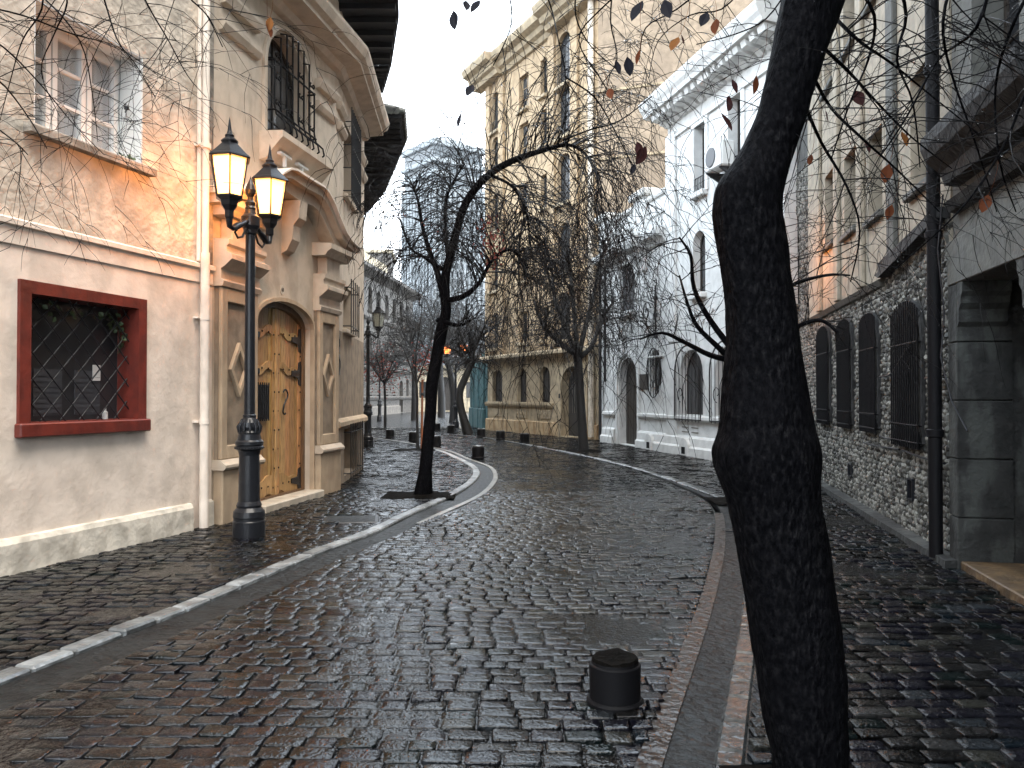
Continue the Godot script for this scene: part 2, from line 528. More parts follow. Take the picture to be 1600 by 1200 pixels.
# frame, glass with glazing bars, sill; returns the window part
func window(h: Node3D, o: Array, deep: float, fw: float, fm: Material, gm: Material, bars_u := 1, bars_v := 2, sill: Material = null, sill_out := 0.08, sill_h := 0.07) -> MeshInstance3D:
	var f := MB.new()
	f.ring(outline(o, 0.002), outline(o, fw), -deep - 0.05, -deep)
	for k in bars_u:
		var u: float = lerpf(o[0], o[1], (k + 1.0) / (bars_u + 1))
		f.box(V(u - fw * 0.4, o[2] + fw * 0.5, -deep - 0.045), V(u + fw * 0.4, o[3] - fw * 0.6, -deep - 0.006))
	for k in bars_v:
		var v: float = lerpf(o[2], o[3], (k + 1.0) / (bars_v + 1))
		f.box(V(o[0] + fw * 0.5, v - fw * 0.25, -deep - 0.042), V(o[1] - fw * 0.5, v + fw * 0.25, -deep - 0.009))
	var w := part(h, "window", f, fm)
	var g := MB.new()
	g.prism(outline(o, fw * 0.5), -deep - 0.032, -deep - 0.022)
	part(w, "pane", g, gm)
	if sill:
		var s := MB.new()
		s.box(V(o[0] - 0.07, o[2] - sill_h, -deep * 0.5), V(o[1] + 0.07, o[2] + 0.004, sill_out), 0.012)
		part(w, "sill", s, sill)
	return w

# moulding: profile of (out, height) run along u
func mould(h: Node, called: String, pr: Array, u0: float, u1: float, m: Material) -> MeshInstance3D:
	var mb := MB.new()
	mb.prism(PackedVector2Array(pr), u0, u1, "x")
	return part(h, called, mb, m)

func bar(mb: MB, a: Vector3, b: Vector3, r: float, s := 4) -> void:
	mb.tube(PackedVector3Array([a, b]), PackedFloat32Array([r, r]), s)

func path(mb: MB, p: Array, r: float, s := 5) -> void:
	var rr := PackedFloat32Array()
	for k in p.size(): rr.append(r)
	mb.tube(PackedVector3Array(p), rr, s)

func spiral(mid: Vector3, r0: float, r1: float, a0: float, a1: float, k := 18) -> Array:
	var p := []
	for i in k + 1:
		var t := float(i) / k
		var a := lerpf(a0, a1, t)
		var r := lerpf(r0, r1, t)
		p.append(mid + V(cos(a) * r, sin(a) * r, 0))
	return p

# interpolation in a table of [d, x]
func along(t: Array, d: float) -> float:
	if d <= t[0][0]: return t[0][1] + (t[1][1] - t[0][1]) / (t[1][0] - t[0][0]) * (d - t[0][0])
	for i in t.size() - 1:
		if d <= t[i + 1][0]:
			var s: float = (d - t[i][0]) / (t[i + 1][0] - t[i][0])
			var h: float = t[i + 1][0] - t[i][0]
			var m0: float = slope(t, i) * h
			var m1: float = slope(t, i + 1) * h
			var s2 := s * s
			var s3 := s2 * s
			return (2 * s3 - 3 * s2 + 1) * t[i][1] + (s3 - 2 * s2 + s) * m0 + (-2 * s3 + 3 * s2) * t[i + 1][1] + (s3 - s2) * m1
	return t[-1][1] + (t[-1][1] - t[-2][1]) / (t[-1][0] - t[-2][0]) * (d - t[-1][0])

func slope(t: Array, i: int) -> float:
	var a := maxi(i - 1, 0)
	var b := mini(i + 1, t.size() - 1)
	return (t[b][1] - t[a][1]) / (t[b][0] - t[a][0])

# ------------------------------------------------------------------ the street
const KERB_L := [[-4.0, -5.0], [0.0, -3.95], [4.38, -2.74], [5.07, -2.56], [5.93, -2.31], [7.94, -1.87], [9.05, -1.54], [10.36, -1.31], [12.3, -0.91], [13.84, -0.71], [15.6, -0.625], [16.85, -0.71], [17.9, -0.87], [20.0, -1.35], [22.5, -2.0], [26.0, -3.45], [30.0, -5.6], [37.0, -9.8]]
const ROAD_L := [[-4.0, -4.7], [0.0, -3.65], [4.0, -2.5], [6.0, -1.97], [7.94, -1.55], [9.05, -1.25], [10.36, -0.95], [12.3, -0.5], [13.84, -0.33], [15.6, -0.29], [17.5, -0.47], [19.4, -0.98], [22.5, -1.78], [26.0, -3.25], [30.0, -5.4], [37.0, -9.6]]
const KERB_R := [[-4.0, -1.5], [0.0, -0.25], [3.33, 0.83], [6.21, 1.79], [9.0, 2.6], [11.26, 3.06], [12.75, 3.06], [16.6, 2.65], [21.06, 1.68], [28.9, -0.92], [32.3, -2.84], [37.0, -6.2]]
const ROAD_R := [[-4.0, -1.83], [0.0, -0.58], [3.33, 0.50], [6.21, 1.46], [9.0, 2.28], [11.26, 2.79], [12.75, 2.86], [16.6, 2.5], [21.06, 1.54], [28.9, -1.06], [32.3, -2.98], [37.0, -6.35]]
const WALL_L := [[-6.0, -8.3], [9.5, -3.7], [13.1, -3.02], [16.85, -3.22], [18.0, -3.5], [22.0, -4.3], [28.0, -6.2], [37.0, -10.5]]
const WALL_R := [[-6.0, 1.5], [7.0, 4.1], [15.5, 5.75], [16.5, 5.7], [19.2, 5.0], [26.9, 3.15], [27.7, 3.1], [35.9, -1.0], [39.0, -1.9]]

var stones: Array[MB] = []
var stones_low: Array[MB] = []
var stone_mesh: Array[ArrayMesh] = []

func make_stones() -> void:
	var rng := RandomNumberGenerator.new()
	rng.seed = 11
	var plan := [Vector2(0.5, 0.38), Vector2(0.42, 0.5), Vector2(-0.42, 0.5), Vector2(-0.5, 0.38), Vector2(-0.5, -0.38), Vector2(-0.42, -0.5), Vector2(0.42, -0.5), Vector2(0.5, -0.38)]
	for k in 20:
		var g := rng.randf_range(0.004, 0.012)
		if rng.randf() < 0.2: g = rng.randf_range(0.018, 0.032)
		var warm := rng.randf_range(-0.26, 0.08)
		var tint := Color(g * (1.0 + warm), g * (1.0 + warm * 0.3), g * (1.0 - warm * 0.7))
		var low := MB.new()
		low.col = tint
		var top := []
		var foot := []
		for a in [Vector2(0.5, 0.5), Vector2(-0.5, 0.5), Vector2(-0.5, -0.5), Vector2(0.5, -0.5)]:
			top.append(V(a.x * 0.86, rng.randf_range(-0.004, 0.003), a.y * 0.84))
			foot.append(V(a.x, -0.035, a.y))
		var t0: Vector3 = top[0]
		var up := (top[2] - t0).cross(top[1] - t0).normalized() as Vector3
		low.quad(top[0], top[1], top[2], top[3], up if up.y > 0 else -up)
		for i in 4:
			low.face([top[i], top[(i + 1) % 4], foot[(i + 1) % 4], foot[i]], V(0, -0.05, 0))
		stones_low.append(low)
		var mb := MB.new()
		mb.col = tint
		var rings := []
		for r in [[1.0, -0.07], [0.98, -0.012], [0.915, -0.0025], [0.52, 0.0]]:
			var ring := []
			for p in plan:
				var q: Vector2 = p * (r[0] + rng.randf_range(-0.035, 0.02))
				ring.append(V(q.x, r[1] + (rng.randf_range(-0.0028, 0.0028) if r[1] > -0.05 else 0.0), q.y))
			rings.append(ring)
		var mid := V(0, rng.randf_range(-0.003, 0.002), 0)
		# smooth normals: gather them per point, for a stone about 0.18 by 0.115 m
		var size := V(0.175, 1, 0.112)
		var nr := []
		for r in 4:
			var row := []
			for i in 8: row.append(Vector3.ZERO)
			nr.append(row)
		var nm := Vector3.ZERO
		var tris := []
		for r in 3:
			for i in 8:
				var j := (i + 1) % 8
				tris.append([[r, i], [r, j], [r + 1, j]])
				tris.append([[r, i], [r + 1, j], [r + 1, i]])
		for i in 8: tris.append([[3, i], [3, (i + 1) % 8], [4, 0]])
		for t in tris:
			var p := []
			for e in t: p.append((mid if e[0] == 4 else rings[e[0]][e[1]]) * size)
			var f: Vector3 = (p[2] - p[0]).cross(p[1] - p[0])
			if f.dot(p[0] + V(0, 0.08, 0)) < 0.0: f = -f
			for e in t:
				if e[0] == 4: nm += f
				else: nr[e[0]][e[1]] += f
		var id := []
		for r in 4:
			for i in 8:
				var w: Vector3 = nr[r][i]
				id.append(mb.add(rings[r][i], (w.normalized() * size).normalized()))
		id.append(mb.add(mid, (nm.normalized() * size).normalized()))
		for t in tris:
			var q := []
			for e in t: q.append(id[32] if e[0] == 4 else id[e[0] * 8 + e[1]])
			var g3: Vector3 = (mb.v[q[2]] - mb.v[q[0]]).cross(mb.v[q[1]] - mb.v[q[0]])
			if g3.dot(mb.n[q[0]] + mb.n[q[1]] + mb.n[q[2]]) < 0.0: q = [q[0], q[2], q[1]]
			for e in q: mb.ix.append(e)
		stones.append(mb)
		stone_mesh.append(mb.mesh())

func cobbles(holder: Node3D, lt: Array, rt: Array, l_off: float, r_off: float, d0: float, d1: float, y: float, sd: int, pits: Array, sm: Material) -> void:
	var rng := RandomNumberGenerator.new()
	rng.seed = sd
	var bump := FastNoiseLite.new()
	bump.seed = sd
	bump.frequency = 0.55
	var list := []
	var d := d0
	var row := 0
	while d < d1:
		var h := rng.randf_range(0.108, 0.128)
		var x0 := along(lt, d + h / 2) + l_off
		var x1 := along(rt, d + h / 2) + r_off
		var x := x0 - (rng.randf() * 0.1)
		while x < x1 - 0.03:
			var w := rng.randf_range(0.13, 0.205)
			if x + w > x1 - 0.05: w = x1 - x
			var a := maxf(x, x0)
			if x + w - a > 0.05:
				var c := V(a + (x + w - a) / 2, 0, -(d + h / 2))
				var skip := false
				for p in pits:
					if absf(c.x - p[0]) < p[2] and absf(-c.z - p[1]) < p[3]: skip = true
				c.z += 0.035 * sin(c.x * 1.3 + d * 0.12) + rng.randf_range(-0.005, 0.005)
				c.y = y + bump.get_noise_2d(c.x, c.z) * 0.026 + rng.randf_range(-0.0045, 0.0045)
				if not skip: list.append([c, (x + w - a) * 0.983, h * 0.972, rng.randi() % 20, rng.randf_range(-0.045, 0.045), rng.randf_range(-0.05, 0.05), rng.randi() % 2])
			x += w
		d += h
		row += 1
	var rest := MB.new()
	var singles := 0
	for s in list:
		var c: Vector3 = s[0]
		var b := Basis.from_euler(Vector3(s[5], PI * s[6], s[4])) * Basis.from_scale(V(s[1], 1, s[2]))
		var t := Transform3D(b, c)
		var dd := -c.z
		var px := 800 + 1250 * c.x / dd
		var py := 618 + 1937 / dd
		if singles < 300 and dd > 2.5 and px > -20 and px < 1620 and py < 1215 and not (px > 1180 + (py - 1000) * 0.1 and px < 1310):
			singles += 1
			place(holder, "cobble", stone_mesh[s[3]], sm, t)
		else:
			rest.merge(stones[s[3]] if dd < 13.0 else stones_low[s[3]], t)
	var o := part(holder, "cobbles", rest, sm)
	o.set_meta("kind", "stuff")

func holder(called: String) -> Node3D:
	var o := Node3D.new()
	o.name = numbered(called)
	add_child(o)
	o.set_meta("kind", "structure")
	return o

func ribbon(lt: Array, rt: Array, l_off: float, r_off: float, d0: float, d1: float, y: float, thick := 0.0, step := 0.4) -> MB:
	var mb := MB.new()
	var d := d0
	while d < d1 - 1e-3:
		var e := minf(d + step, d1)
		var a := V(along(lt, d) + l_off, y, -d)
		var b := V(along(rt, d) + r_off, y, -d)
		var c := V(along(rt, e) + r_off, y, -e)
		var f := V(along(lt, e) + l_off, y, -e)
		mb.quad(a, b, c, f, Vector3.UP)
		if thick > 0.0:
			var w := V(0, thick, 0)
			mb.quad(a, f, f - w, a - w, V(-1, 0, 0))
			mb.quad(b, c, c - w, b - w, V(1, 0, 0))
		d = e
	return mb

func kerb(called: String, t: Array, d0: float, d1: float, off0: float, off1: float, y: float, deep: float, m: Array, l0: float, l1: float, sd: int) -> void:
	var h := holder(called)
	var rng := RandomNumberGenerator.new()
	rng.seed = sd
	var d := d0
	while d < d1:
		var a := V(along(t, d), 0, -d)
		var b := V(along(t, d + 0.3), 0, -(d + 0.3))
		var l := rng.randf_range(l0, l1)
		var dir := (b - a).normalized()
		var mb := MB.new()
		mb.box(V(off0, -deep, -l + 0.014), V(off1, 0, 0), 0.014)
		var o := part(h, "kerb_stone", mb, m[rng.randi() % m.size()])
		o.transform = Transform3D(Basis(V(-dir.z, 0, dir.x), Vector3.UP, -dir), a + V(0, y + rng.randf_range(-0.006, 0.006), 0))
		d += l * absf(dir.z)

func build_street() -> void:
	make_stones()
	var g := MB.new()
	g.quad(V(-900, -0.16, 900), V(900, -0.16, 900), V(900, -0.16, -900), V(-900, -0.16, -900), Vector3.UP)
	setting("ground", g, M.asphalt)
	var pz := MB.new()
	pz.quad(V(-60, -0.03, -30), V(14, -0.03, -30), V(14, -0.03, -110), V(-60, -0.03, -110), Vector3.UP)
	var pm: StandardMaterial3D = M.asphalt.duplicate()
	pm.roughness = 0.22
	pm.heightmap_texture = noise_tex(0.06, 64, [], 512, FastNoiseLite.TYPE_CELLULAR, 2)
	pm.heightmap_scale = 1.2
	setting("plaza", pz, pm)
	# road
	var r := holder("road")
	part(r, "road_bed", ribbon(ROAD_L, ROAD_R, -0.02, 0.02, -3.0, 37.0, -0.011), M.joint)
	cobbles(r, ROAD_L, ROAD_R, 0.0, 0.0, 1.4, 36.5, 0.0, 101, [], M.cobble)
	# pavements
	var tree_pits := [[-1.42, 12.35, 0.55, 0.42], [-2.75, 22.6, 0.6, 0.5], [-2.42, 8.78, 0.0, 0.0]]
	var l := holder("pavement")
	part(l, "pavement_bed", ribbon(WALL_L, KERB_L, -0.25, -0.13, -3.0, 37.0, 0.006), M.joint)
	cobbles(l, WALL_L, KERB_L, -0.1, -0.145, 2.6, 36.0, 0.017, 102, tree_pits + [[-2.0, 9.95, 0.36, 0.3]], M.paver)
	var q := holder("pavement")
	part(q, "pavement_bed", ribbon(KERB_R, WALL_R, 0.13, 0.3, -3.0, 39.0, 0.006), M.joint)
	cobbles(q, KERB_R, WALL_R, 0.135, 0.1, 1.4, 38.0, 0.017, 103, [[1.14, 3.05, 0.3, 0.3], [3.35, 11.7, 0.45, 0.4], [1.96, 22.3, 0.5, 0.5]], M.paver)
	# gutters and the concrete lines beside them
	setting("gutter", ribbon(KERB_L, ROAD_L, 0.0, 0.0, -3.0, 21.0, -0.012, 0.05), M.gutter)
	setting("gutter", ribbon(ROAD_R, KERB_R, 0.1, 0.015, -3.0, 16.0, -0.010, 0.05), M.gutter)
	setting("mud_strip", ribbon(ROAD_R, ROAD_R, 0.0, 0.115, -3.0, 10.6, 0.0, 0.05), M.mud)
	setting("edge_line", ribbon(ROAD_L, ROAD_L, -0.07, 0.015, 9.7, 36.0, 0.004, 0.05), M.concrete)
	var ks := []
	for k in 4: ks.append(plaster(lin(0.16 + 0.06 * k, 0.175 + 0.064 * k, 0.185 + 0.066 * k), 70 + k, 0.25, lin(0.07, 0.07, 0.07), 0.5, V(2, 2, 2), 0.8, 0.3))
	kerb("kerb", KERB_L, 1.2, 24.0, -0.145, 0.0, 0.022, 0.14, ks, 0.24, 0.42, 5)
	var kr := []
	for k in 3: kr.append(plaster(lin(0.035 + 0.015 * k, 0.04 + 0.016 * k, 0.041 + 0.016 * k), 80 + k, 0.25, lin(0.04, 0.04, 0.04), 0.5, V(2, 2, 2), 0.8, 0.25))
	kerb("kerb", KERB_R, 1.2, 12.0, 0.0, 0.125, 0.019, 0.14, kr, 0.2, 0.34, 6)
	kerb("kerb", KERB_R, 12.0, 36.0, 0.0, 0.14, 0.017, 0.14, [ks[0], ks[1]] + kr, 0.4, 0.7, 7)
	# manhole plate on the left pavement, drain slots
	var mh := thing("manhole_cover", "rough square manhole cover set in the pavement by the wooden door", "manhole", V(-2.0, 0, -9.95), 0.15)
	var mb := MB.new()
	mb.box(V(-0.34, 0.0, -0.28), V(0.34, 0.018, 0.28), 0.006)
	part(mh, "frame", mb, M.iron)
	mb = MB.new()
	mb.box(V(-0.3, 0.01, -0.24), V(0.3, 0.022, 0.24), 0.005)
	part(mh, "cover", mb, M.gutter)
	var dr := thing("drain_grate", "small dark drain slot in the road edge beside the right gutter", "drain", V(2.62, 0, -9.2), -0.2)
	mb = MB.new()
	mb.box(V(-0.2, -0.02, -0.05), V(0.2, 0.012, 0.05), 0.004)
	part(dr, "frame", mb, M.iron)
	for k in 5:
		mb = MB.new()
		mb.box(V(-0.17 + k * 0.075, 0.010, -0.04), V(-0.13 + k * 0.075, 0.02, 0.04))
		part(dr, "bar", mb, M.iron)
	# bare earth squares round the trees
	for p in [[-1.42, 12.35, 0.55, 0.42], [-2.75, 22.6, 0.6, 0.5], [3.35, 11.7, 0.45, 0.4], [1.96, 22.3, 0.5, 0.5], [1.14, 3.05, 0.3, 0.3]]:
		mb = MB.new()
		for i in 6:
			for j in 6:
				var u0 := lerpf(-p[2], p[2], i / 6.0)
				var u1 := lerpf(-p[2], p[2], (i + 1) / 6.0)
				var w0 := lerpf(-p[3], p[3], j / 6.0)
				var w1 := lerpf(-p[3], p[3], (j + 1) / 6.0)
				var hh := func(a: float, b: float) -> float: return 0.016 + (0.024 + 0.02 * sin(a * 9.0 + b * 7.0) * cos(b * 11.0)) * (1.0 if absf(a) < p[2] - 0.01 and absf(b) < p[3] - 0.01 else 0.0)
				mb.quad(V(u0, hh.call(u0, w0), w0), V(u1, hh.call(u1, w0), w0), V(u1, hh.call(u1, w1), w1), V(u0, hh.call(u0, w1), w1), Vector3.UP)
		var e := setting("tree_pit", mb, M.earth)
		e.position = V(p[0], 0, -p[1])

# ------------------------------------------------------------------ left: cream house
func build_cream_house() -> void:
	var h := front("cream_house", "cream plastered house with red framed window at the left edge", Vector2(-4.366, -6.822), Vector2(-3.571, -9.498))
	var u0 := -13.0
	var w1 := [0.31, 1.65, 3.98, 5.12]
	var w2 := [0.27, 1.58, 1.3, 2.46]
	part(h, "upper_wall", wall(u0, 2.8, 3.08, 9.2, 0.35, [w1]), M.cream_old)
	part(h, "lower_wall", wall(u0, 2.8, -0.1, 3.08, 0.35, [w2]), M.cream)
	var mb := MB.new()
	mb.box(V(u0, 0, -6.0), V(2.5, 9.1, -1.1))
	part(h, "light_block_core", mb, M.dark_room)  # solid unseen block added inside the house to stop light leaking through
	mb = MB.new()
	mb.box(V(u0, 9.2, -6.2), V(2.8, 9.4, 0.0))
	part(h, "roof", mb, M.slate)
	mb = MB.new()
	mb.box(V(2.2, 2.9, -1.1), V(2.8, 9.2, -0.35))
	mb.box(V(u0, 2.6, -1.1), V(2.8, 3.7, -0.36))
	part(h, "room_floor", mb, M.dark_room)
	mould(h, "band", [Vector2(0.0, 2.86), Vector2(0.022, 2.865), Vector2(0.022, 3.02), Vector2(0.055, 3.03), Vector2(0.055, 3.075), Vector2(0.0, 3.10)], u0, 2.79, M.trim_cream)
	# rough skirting with an uneven foot
	mould(h, "skirting", [Vector2(0.0, -0.1), Vector2(0.06, -0.1), Vector2(0.055, 0.27), Vector2(0.035, 0.315), Vector2(0.0, 0.325)], u0, 2.42, M.skirt)
	mould(h, "skirting", [Vector2(0.0, -0.1), Vector2(0.05, -0.1), Vector2(0.045, 0.30), Vector2(0.0, 0.325)], 2.66, 2.795, M.skirt)
	# grimy strip beside the pipe
	mb = MB.new()
	mb.box(V(2.64, 3.10, 0.0), V(2.79, 9.2, 0.018), 0.005)
	part(h, "corner_strip", mb, M.grimy)
	mb = MB.new()
	mb.box(V(2.50, 3.10, 0.0), V(2.64, 9.2, 0.05), 0.012)
	part(h, "corner_strip", mb, M.trim_cream)
	# rain pipe
	mb = MB.new()
	path(mb, [V(2.54, 0.03, 0.10), V(2.54, 3.2, 0.10)], 0.052, 14)
	path(mb, [V(2.54, 3.2, 0.10), V(2.54, 9.2, 0.10)], 0.040, 14)
	var pipe := part(h, "rain_pipe", mb, M.trim_cream)
	for v in [1.25, 2.45, 4.44]:
		mb = MB.new()
		mb.lathe([Vector2(0.04, v - 0.03), Vector2(0.058, v - 0.03), Vector2(0.058, v + 0.03), Vector2(0.04, v + 0.03)], 14, V(2.54, 0, 0.10))
		mb.box(V(2.46, v - 0.012, 0.0), V(2.62, v + 0.012, 0.07))
		part(pipe, "bracket", mb, M.trim_cream)
	# upper window: three casements, curtains, sloping sill
	mb = MB.new()
	var fo := PackedVector2Array([Vector2(w1[1], w1[3]), Vector2(w1[0], w1[3]), Vector2(w1[0], w1[2]), Vector2(w1[1], w1[2])])
	mb.ring(outline(w1, 0.002), outline(w1, 0.05), -0.36, -0.29)
	var w := part(h, "window", mb, M.paint_white)
	mb = MB.new()
	mb.ring(outline(w1, 0.001), outline(w1, 0.014), -0.288, -0.003)
	part(w, "jamb", mb, M.paint_white)
	var lights := [[0.36, 0.75], [0.77, 1.17], [1.19, 1.60]]
	for k in 3:
		var a: float = lights[k][0]
		var b: float = lights[k][1]
		mb = MB.new()
		mb.ring(outline([a, b, 4.03, 5.07]), outline([a, b, 4.03, 5.07], 0.055), -0.34, -0.275)
		for v in [4.38, 4.72]: mb.box(V(a + 0.05, v - 0.016, -0.33), V(b - 0.05, v + 0.016, -0.285), 0.004)
		part(w, "casement", mb, M.paint_white)
		mb = MB.new()
		mb.box(V(a + 0.045, 4.075, -0.318), V(b - 0.045, 5.025, -0.312))
		part(w, "pane", mb, M.glass)
		# pleated curtain
		mb = MB.new()
		var k2 := 28
		for i in k2:
			var x0 := lerpf(a - 0.01, b + 0.01, float(i) / k2)
			var x1 := lerpf(a - 0.01, b + 0.01, float(i + 1) / k2)
			var z0 := -0.42 + 0.022 * sin(i * 1.15 + k)
			var z1 := -0.42 + 0.022 * sin((i + 1) * 1.15 + k)
			var nn := V(z0 - z1, 0, x1 - x0).normalized()
			mb.quad(V(x0, 3.99, z0), V(x1, 3.99, z1), V(x1, 5.1, z1), V(x0, 5.1, z0), nn)
		part(w, "curtain", mb, M.curtain)
	mould(w, "sill", [Vector2(-0.28, 3.99), Vector2(-0.28, 3.88), Vector2(0.10, 3.875), Vector2(0.10, 3.94), Vector2(0.08, 3.96)], 0.2, 1.75, M.grimy)
	mb = MB.new()
	path(mb, [V(1.62, 4.55, -0.20), V(1.55, 4.56, -0.12)], 0.008)
	mb.lathe([Vector2(0, 4.535), Vector2(0.026, 4.545), Vector2(0.026, 4.575), Vector2(0, 4.585)], 10, V(1.545, 0, -0.115))
	part(w, "shutter_stay", mb, M.iron)
	# little plant growing on the sill
	var pl := thing("sill_plant", "tiny green weed growing at the corner of the upper window sill", "plant", h.transform * V(1.5, 3.985, -0.05))
	var rng := RandomNumberGenerator.new()
	rng.seed = 4
	for k in 16:
		mb = MB.new()
		leaf_shape(mb, 0.035, 0.05)
		var o := part(pl, "leaf", mb, M.green_leaf)
		o.transform = Transform3D(Basis.from_euler(V(rng.randf() * 2.0, rng.randf() * TAU, 0)), V(rng.randf_range(-0.09, 0.07), rng.randf_range(0.02, 0.09), rng.randf_range(-0.06, 0.06)))
	mb = MB.new()
	for k in 5: bar(mb, V(0, -0.01, 0), V(rng.randf_range(-0.08, 0.06), 0.06, rng.randf_range(-0.05, 0.05)), 0.003, 4)
	part(pl, "stem", mb, M.green_leaf)
	# red framed window with a lattice
	mb = MB.new()
	mb.ring(PackedVector2Array([Vector2(1.69, 2.56), Vector2(0.16, 2.57), Vector2(0.16, 1.3), Vector2(1.69, 1.3)]), PackedVector2Array([Vector2(1.575, 2.455), Vector2(0.275, 2.455), Vector2(0.275, 1.302), Vector2(1.575, 1.302)]), -0.24, 0.035)
	var rw := part(h, "red_window", mb, M.red)
	mb = MB.new()
	mb.box(V(0.13, 1.18, 0.002), V(1.71, 1.305, 0.085), 0.012)
	mb.box(V(0.28, 1.25, -0.24), V(1.57, 1.31, 0.01))
	part(rw, "sill", mb, M.red)
	mb = MB.new()
	mb.box(V(0.2, 1.25, -0.262), V(1.65, 2.5, -0.245))
	part(rw, "pane", mb, M.glass_dark)
	for k in 2:
		mb = MB.new()
		var a := 0.55 + 0.47 * k
		mb.box(V(a, 1.36, -0.24), V(a + 0.32, 1.80, -0.236))
		var sl := part(rw, "blind", mb, M.blind)
		for i in 8:
			mb = MB.new()
			mb.box(V(a + 0.01, 1.38 + i * 0.05, -0.236), V(a + 0.31, 1.385 + i * 0.05, -0.230))
			part(sl, "slat", mb, M.slate)
	mb = MB.new()
	mb.box(V(1.24, 1.70, -0.235), V(1.34, 1.86, -0.23))
	part(rw, "notice", mb, M.paint_white)
	# lattice bars, each one a part
	var lo := Vector2(0.28, 1.31)
	var hi := Vector2(1.57, 2.452)
	for s in [1.0, -1.0]:
		for k in range(-6, 9):
			var c := k * 0.235 + (0.0 if s > 0 else 0.1)
			var pts := []
			for e in [[lo.x, 0], [hi.x, 0], [lo.y, 1], [hi.y, 1]]:
				var p := Vector2(e[0], lo.y + c + s * 1.05 * (e[0] - (lo.x if s > 0 else hi.x))) if e[1] == 0 else Vector2((e[0] - lo.y - c) / (s * 1.05) + (lo.x if s > 0 else hi.x), e[0])
				if p.x >= lo.x - 1e-4 and p.x <= hi.x + 1e-4 and p.y >= lo.y - 1e-4 and p.y <= hi.y + 1e-4: pts.append(p)
			if pts.size() < 2: continue
			var best := [pts[0], pts[1]]
			for i in pts.size():
				for j in i:
					if pts[i].distance_to(pts[j]) > best[0].distance_to(best[1]): best = [pts[i], pts[j]]
			if best[0].distance_to(best[1]) < 0.08: continue
			mb = MB.new()
			bar(mb, V(best[0].x, best[0].y, -0.10 - 0.012 * s), V(best[1].x, best[1].y, -0.10 - 0.012 * s), 0.0075, 6)
			part(rw, "lattice_bar", mb, M.iron)
	# trailing ivy behind the lattice
	var iv := thing("ivy", "ivy trailing behind the lattice of the red framed window", "plant", h.transform * V(1.2, 2.3, -0.16), h.rotation.y)
	mb = MB.new()
	path(mb, [V(-0.75, 0.1, 0), V(-0.3, 0.02, 0.01), V(0.0, 0.06, 0), V(0.3, -0.02, 0.01), V(0.33, -0.28, 0)], 0.006)
	part(iv, "stem", mb, M.dark_wood)
	var lm := MB.new()
	leaf_shape(lm, 0.05, 0.06)
	var leaf := lm.mesh()
	for k in 60:
		var t := rng.randf()
		var p := V(lerpf(-0.75, 0.33, pow(t, 0.6)), 0.03 + rng.randf_range(-0.07, 0.07), rng.randf_range(-0.03, 0.04))
		if k % 4 == 0: p = V(0.33 + rng.randf_range(-0.04, 0.03), rng.randf_range(-0.3, 0.0), rng.randf_range(-0.03, 0.04))
		if k % 6 == 1: p = V(-0.85 + rng.randf_range(-0.04, 0.06), rng.randf_range(-0.9, -0.35), rng.randf_range(-0.03, 0.04))
		place(iv, "leaf", leaf, M.green_leaf, Transform3D(Basis.from_euler(V(rng.randf_range(-0.7, 0.7), rng.randf_range(-0.8, 0.8), rng.randf() * TAU)), p))
	# a small bottle on the inner sill
	mb = MB.new()
	mb.lathe([Vector2(0.0, 0.0), Vector2(0.028, 0.0), Vector2(0.028, 0.07), Vector2(0.012, 0.085), Vector2(0.012, 0.11), Vector2(0, 0.11)], 12)
	var bt := part(self, "small_jar", mb, M.metal_white, h.transform * V(1.33, 1.31, -0.16))
	tag(bt, "little pale jar on the sill inside the red window", "jar")

# almond shaped leaf with a folded midrib, hanging along -y from its stalk
func leaf_shape(mb: MB, w: float, l: float) -> void:
	var e := [0.0, 0.62, 1.0, 0.92, 0.6, 0.0]
	for i in 5:
		var y0 := -l * i / 5.0
		var y1 := -l * (i + 1) / 5.0
		var z0 := 0.16 * l * pow(i / 5.0, 2.0)
		var z1 := 0.16 * l * pow((i + 1) / 5.0, 2.0)
		for s in [-1.0, 1.0]:
			var a := V(0, y0, z0)
			var b := V(0, y1, z1)
			var c := V(s * w / 2 * e[i + 1], y1, z1 + 0.18 * w * e[i + 1])
			var d := V(s * w / 2 * e[i], y0, z0 + 0.18 * w * e[i])
			var nn := (c - a).cross(b - a)
			if nn.length() < 1e-9: nn = (d - a).cross(b - a)
			nn = nn.normalized() * (1.0 if nn.z > 0 else -1.0)
			if e[i + 1] > 0.0: mb.tri(a, b, c, nn)
			if e[i] > 0.0: mb.tri(a, c, d, nn)

func frame_of(l: Vector2, r: Vector2) -> Transform3D:
	var u := (r - l).normalized()
	return Transform3D(Basis(Vector3.UP, atan2(-u.y, u.x)), V(l.x, 0, l.y))

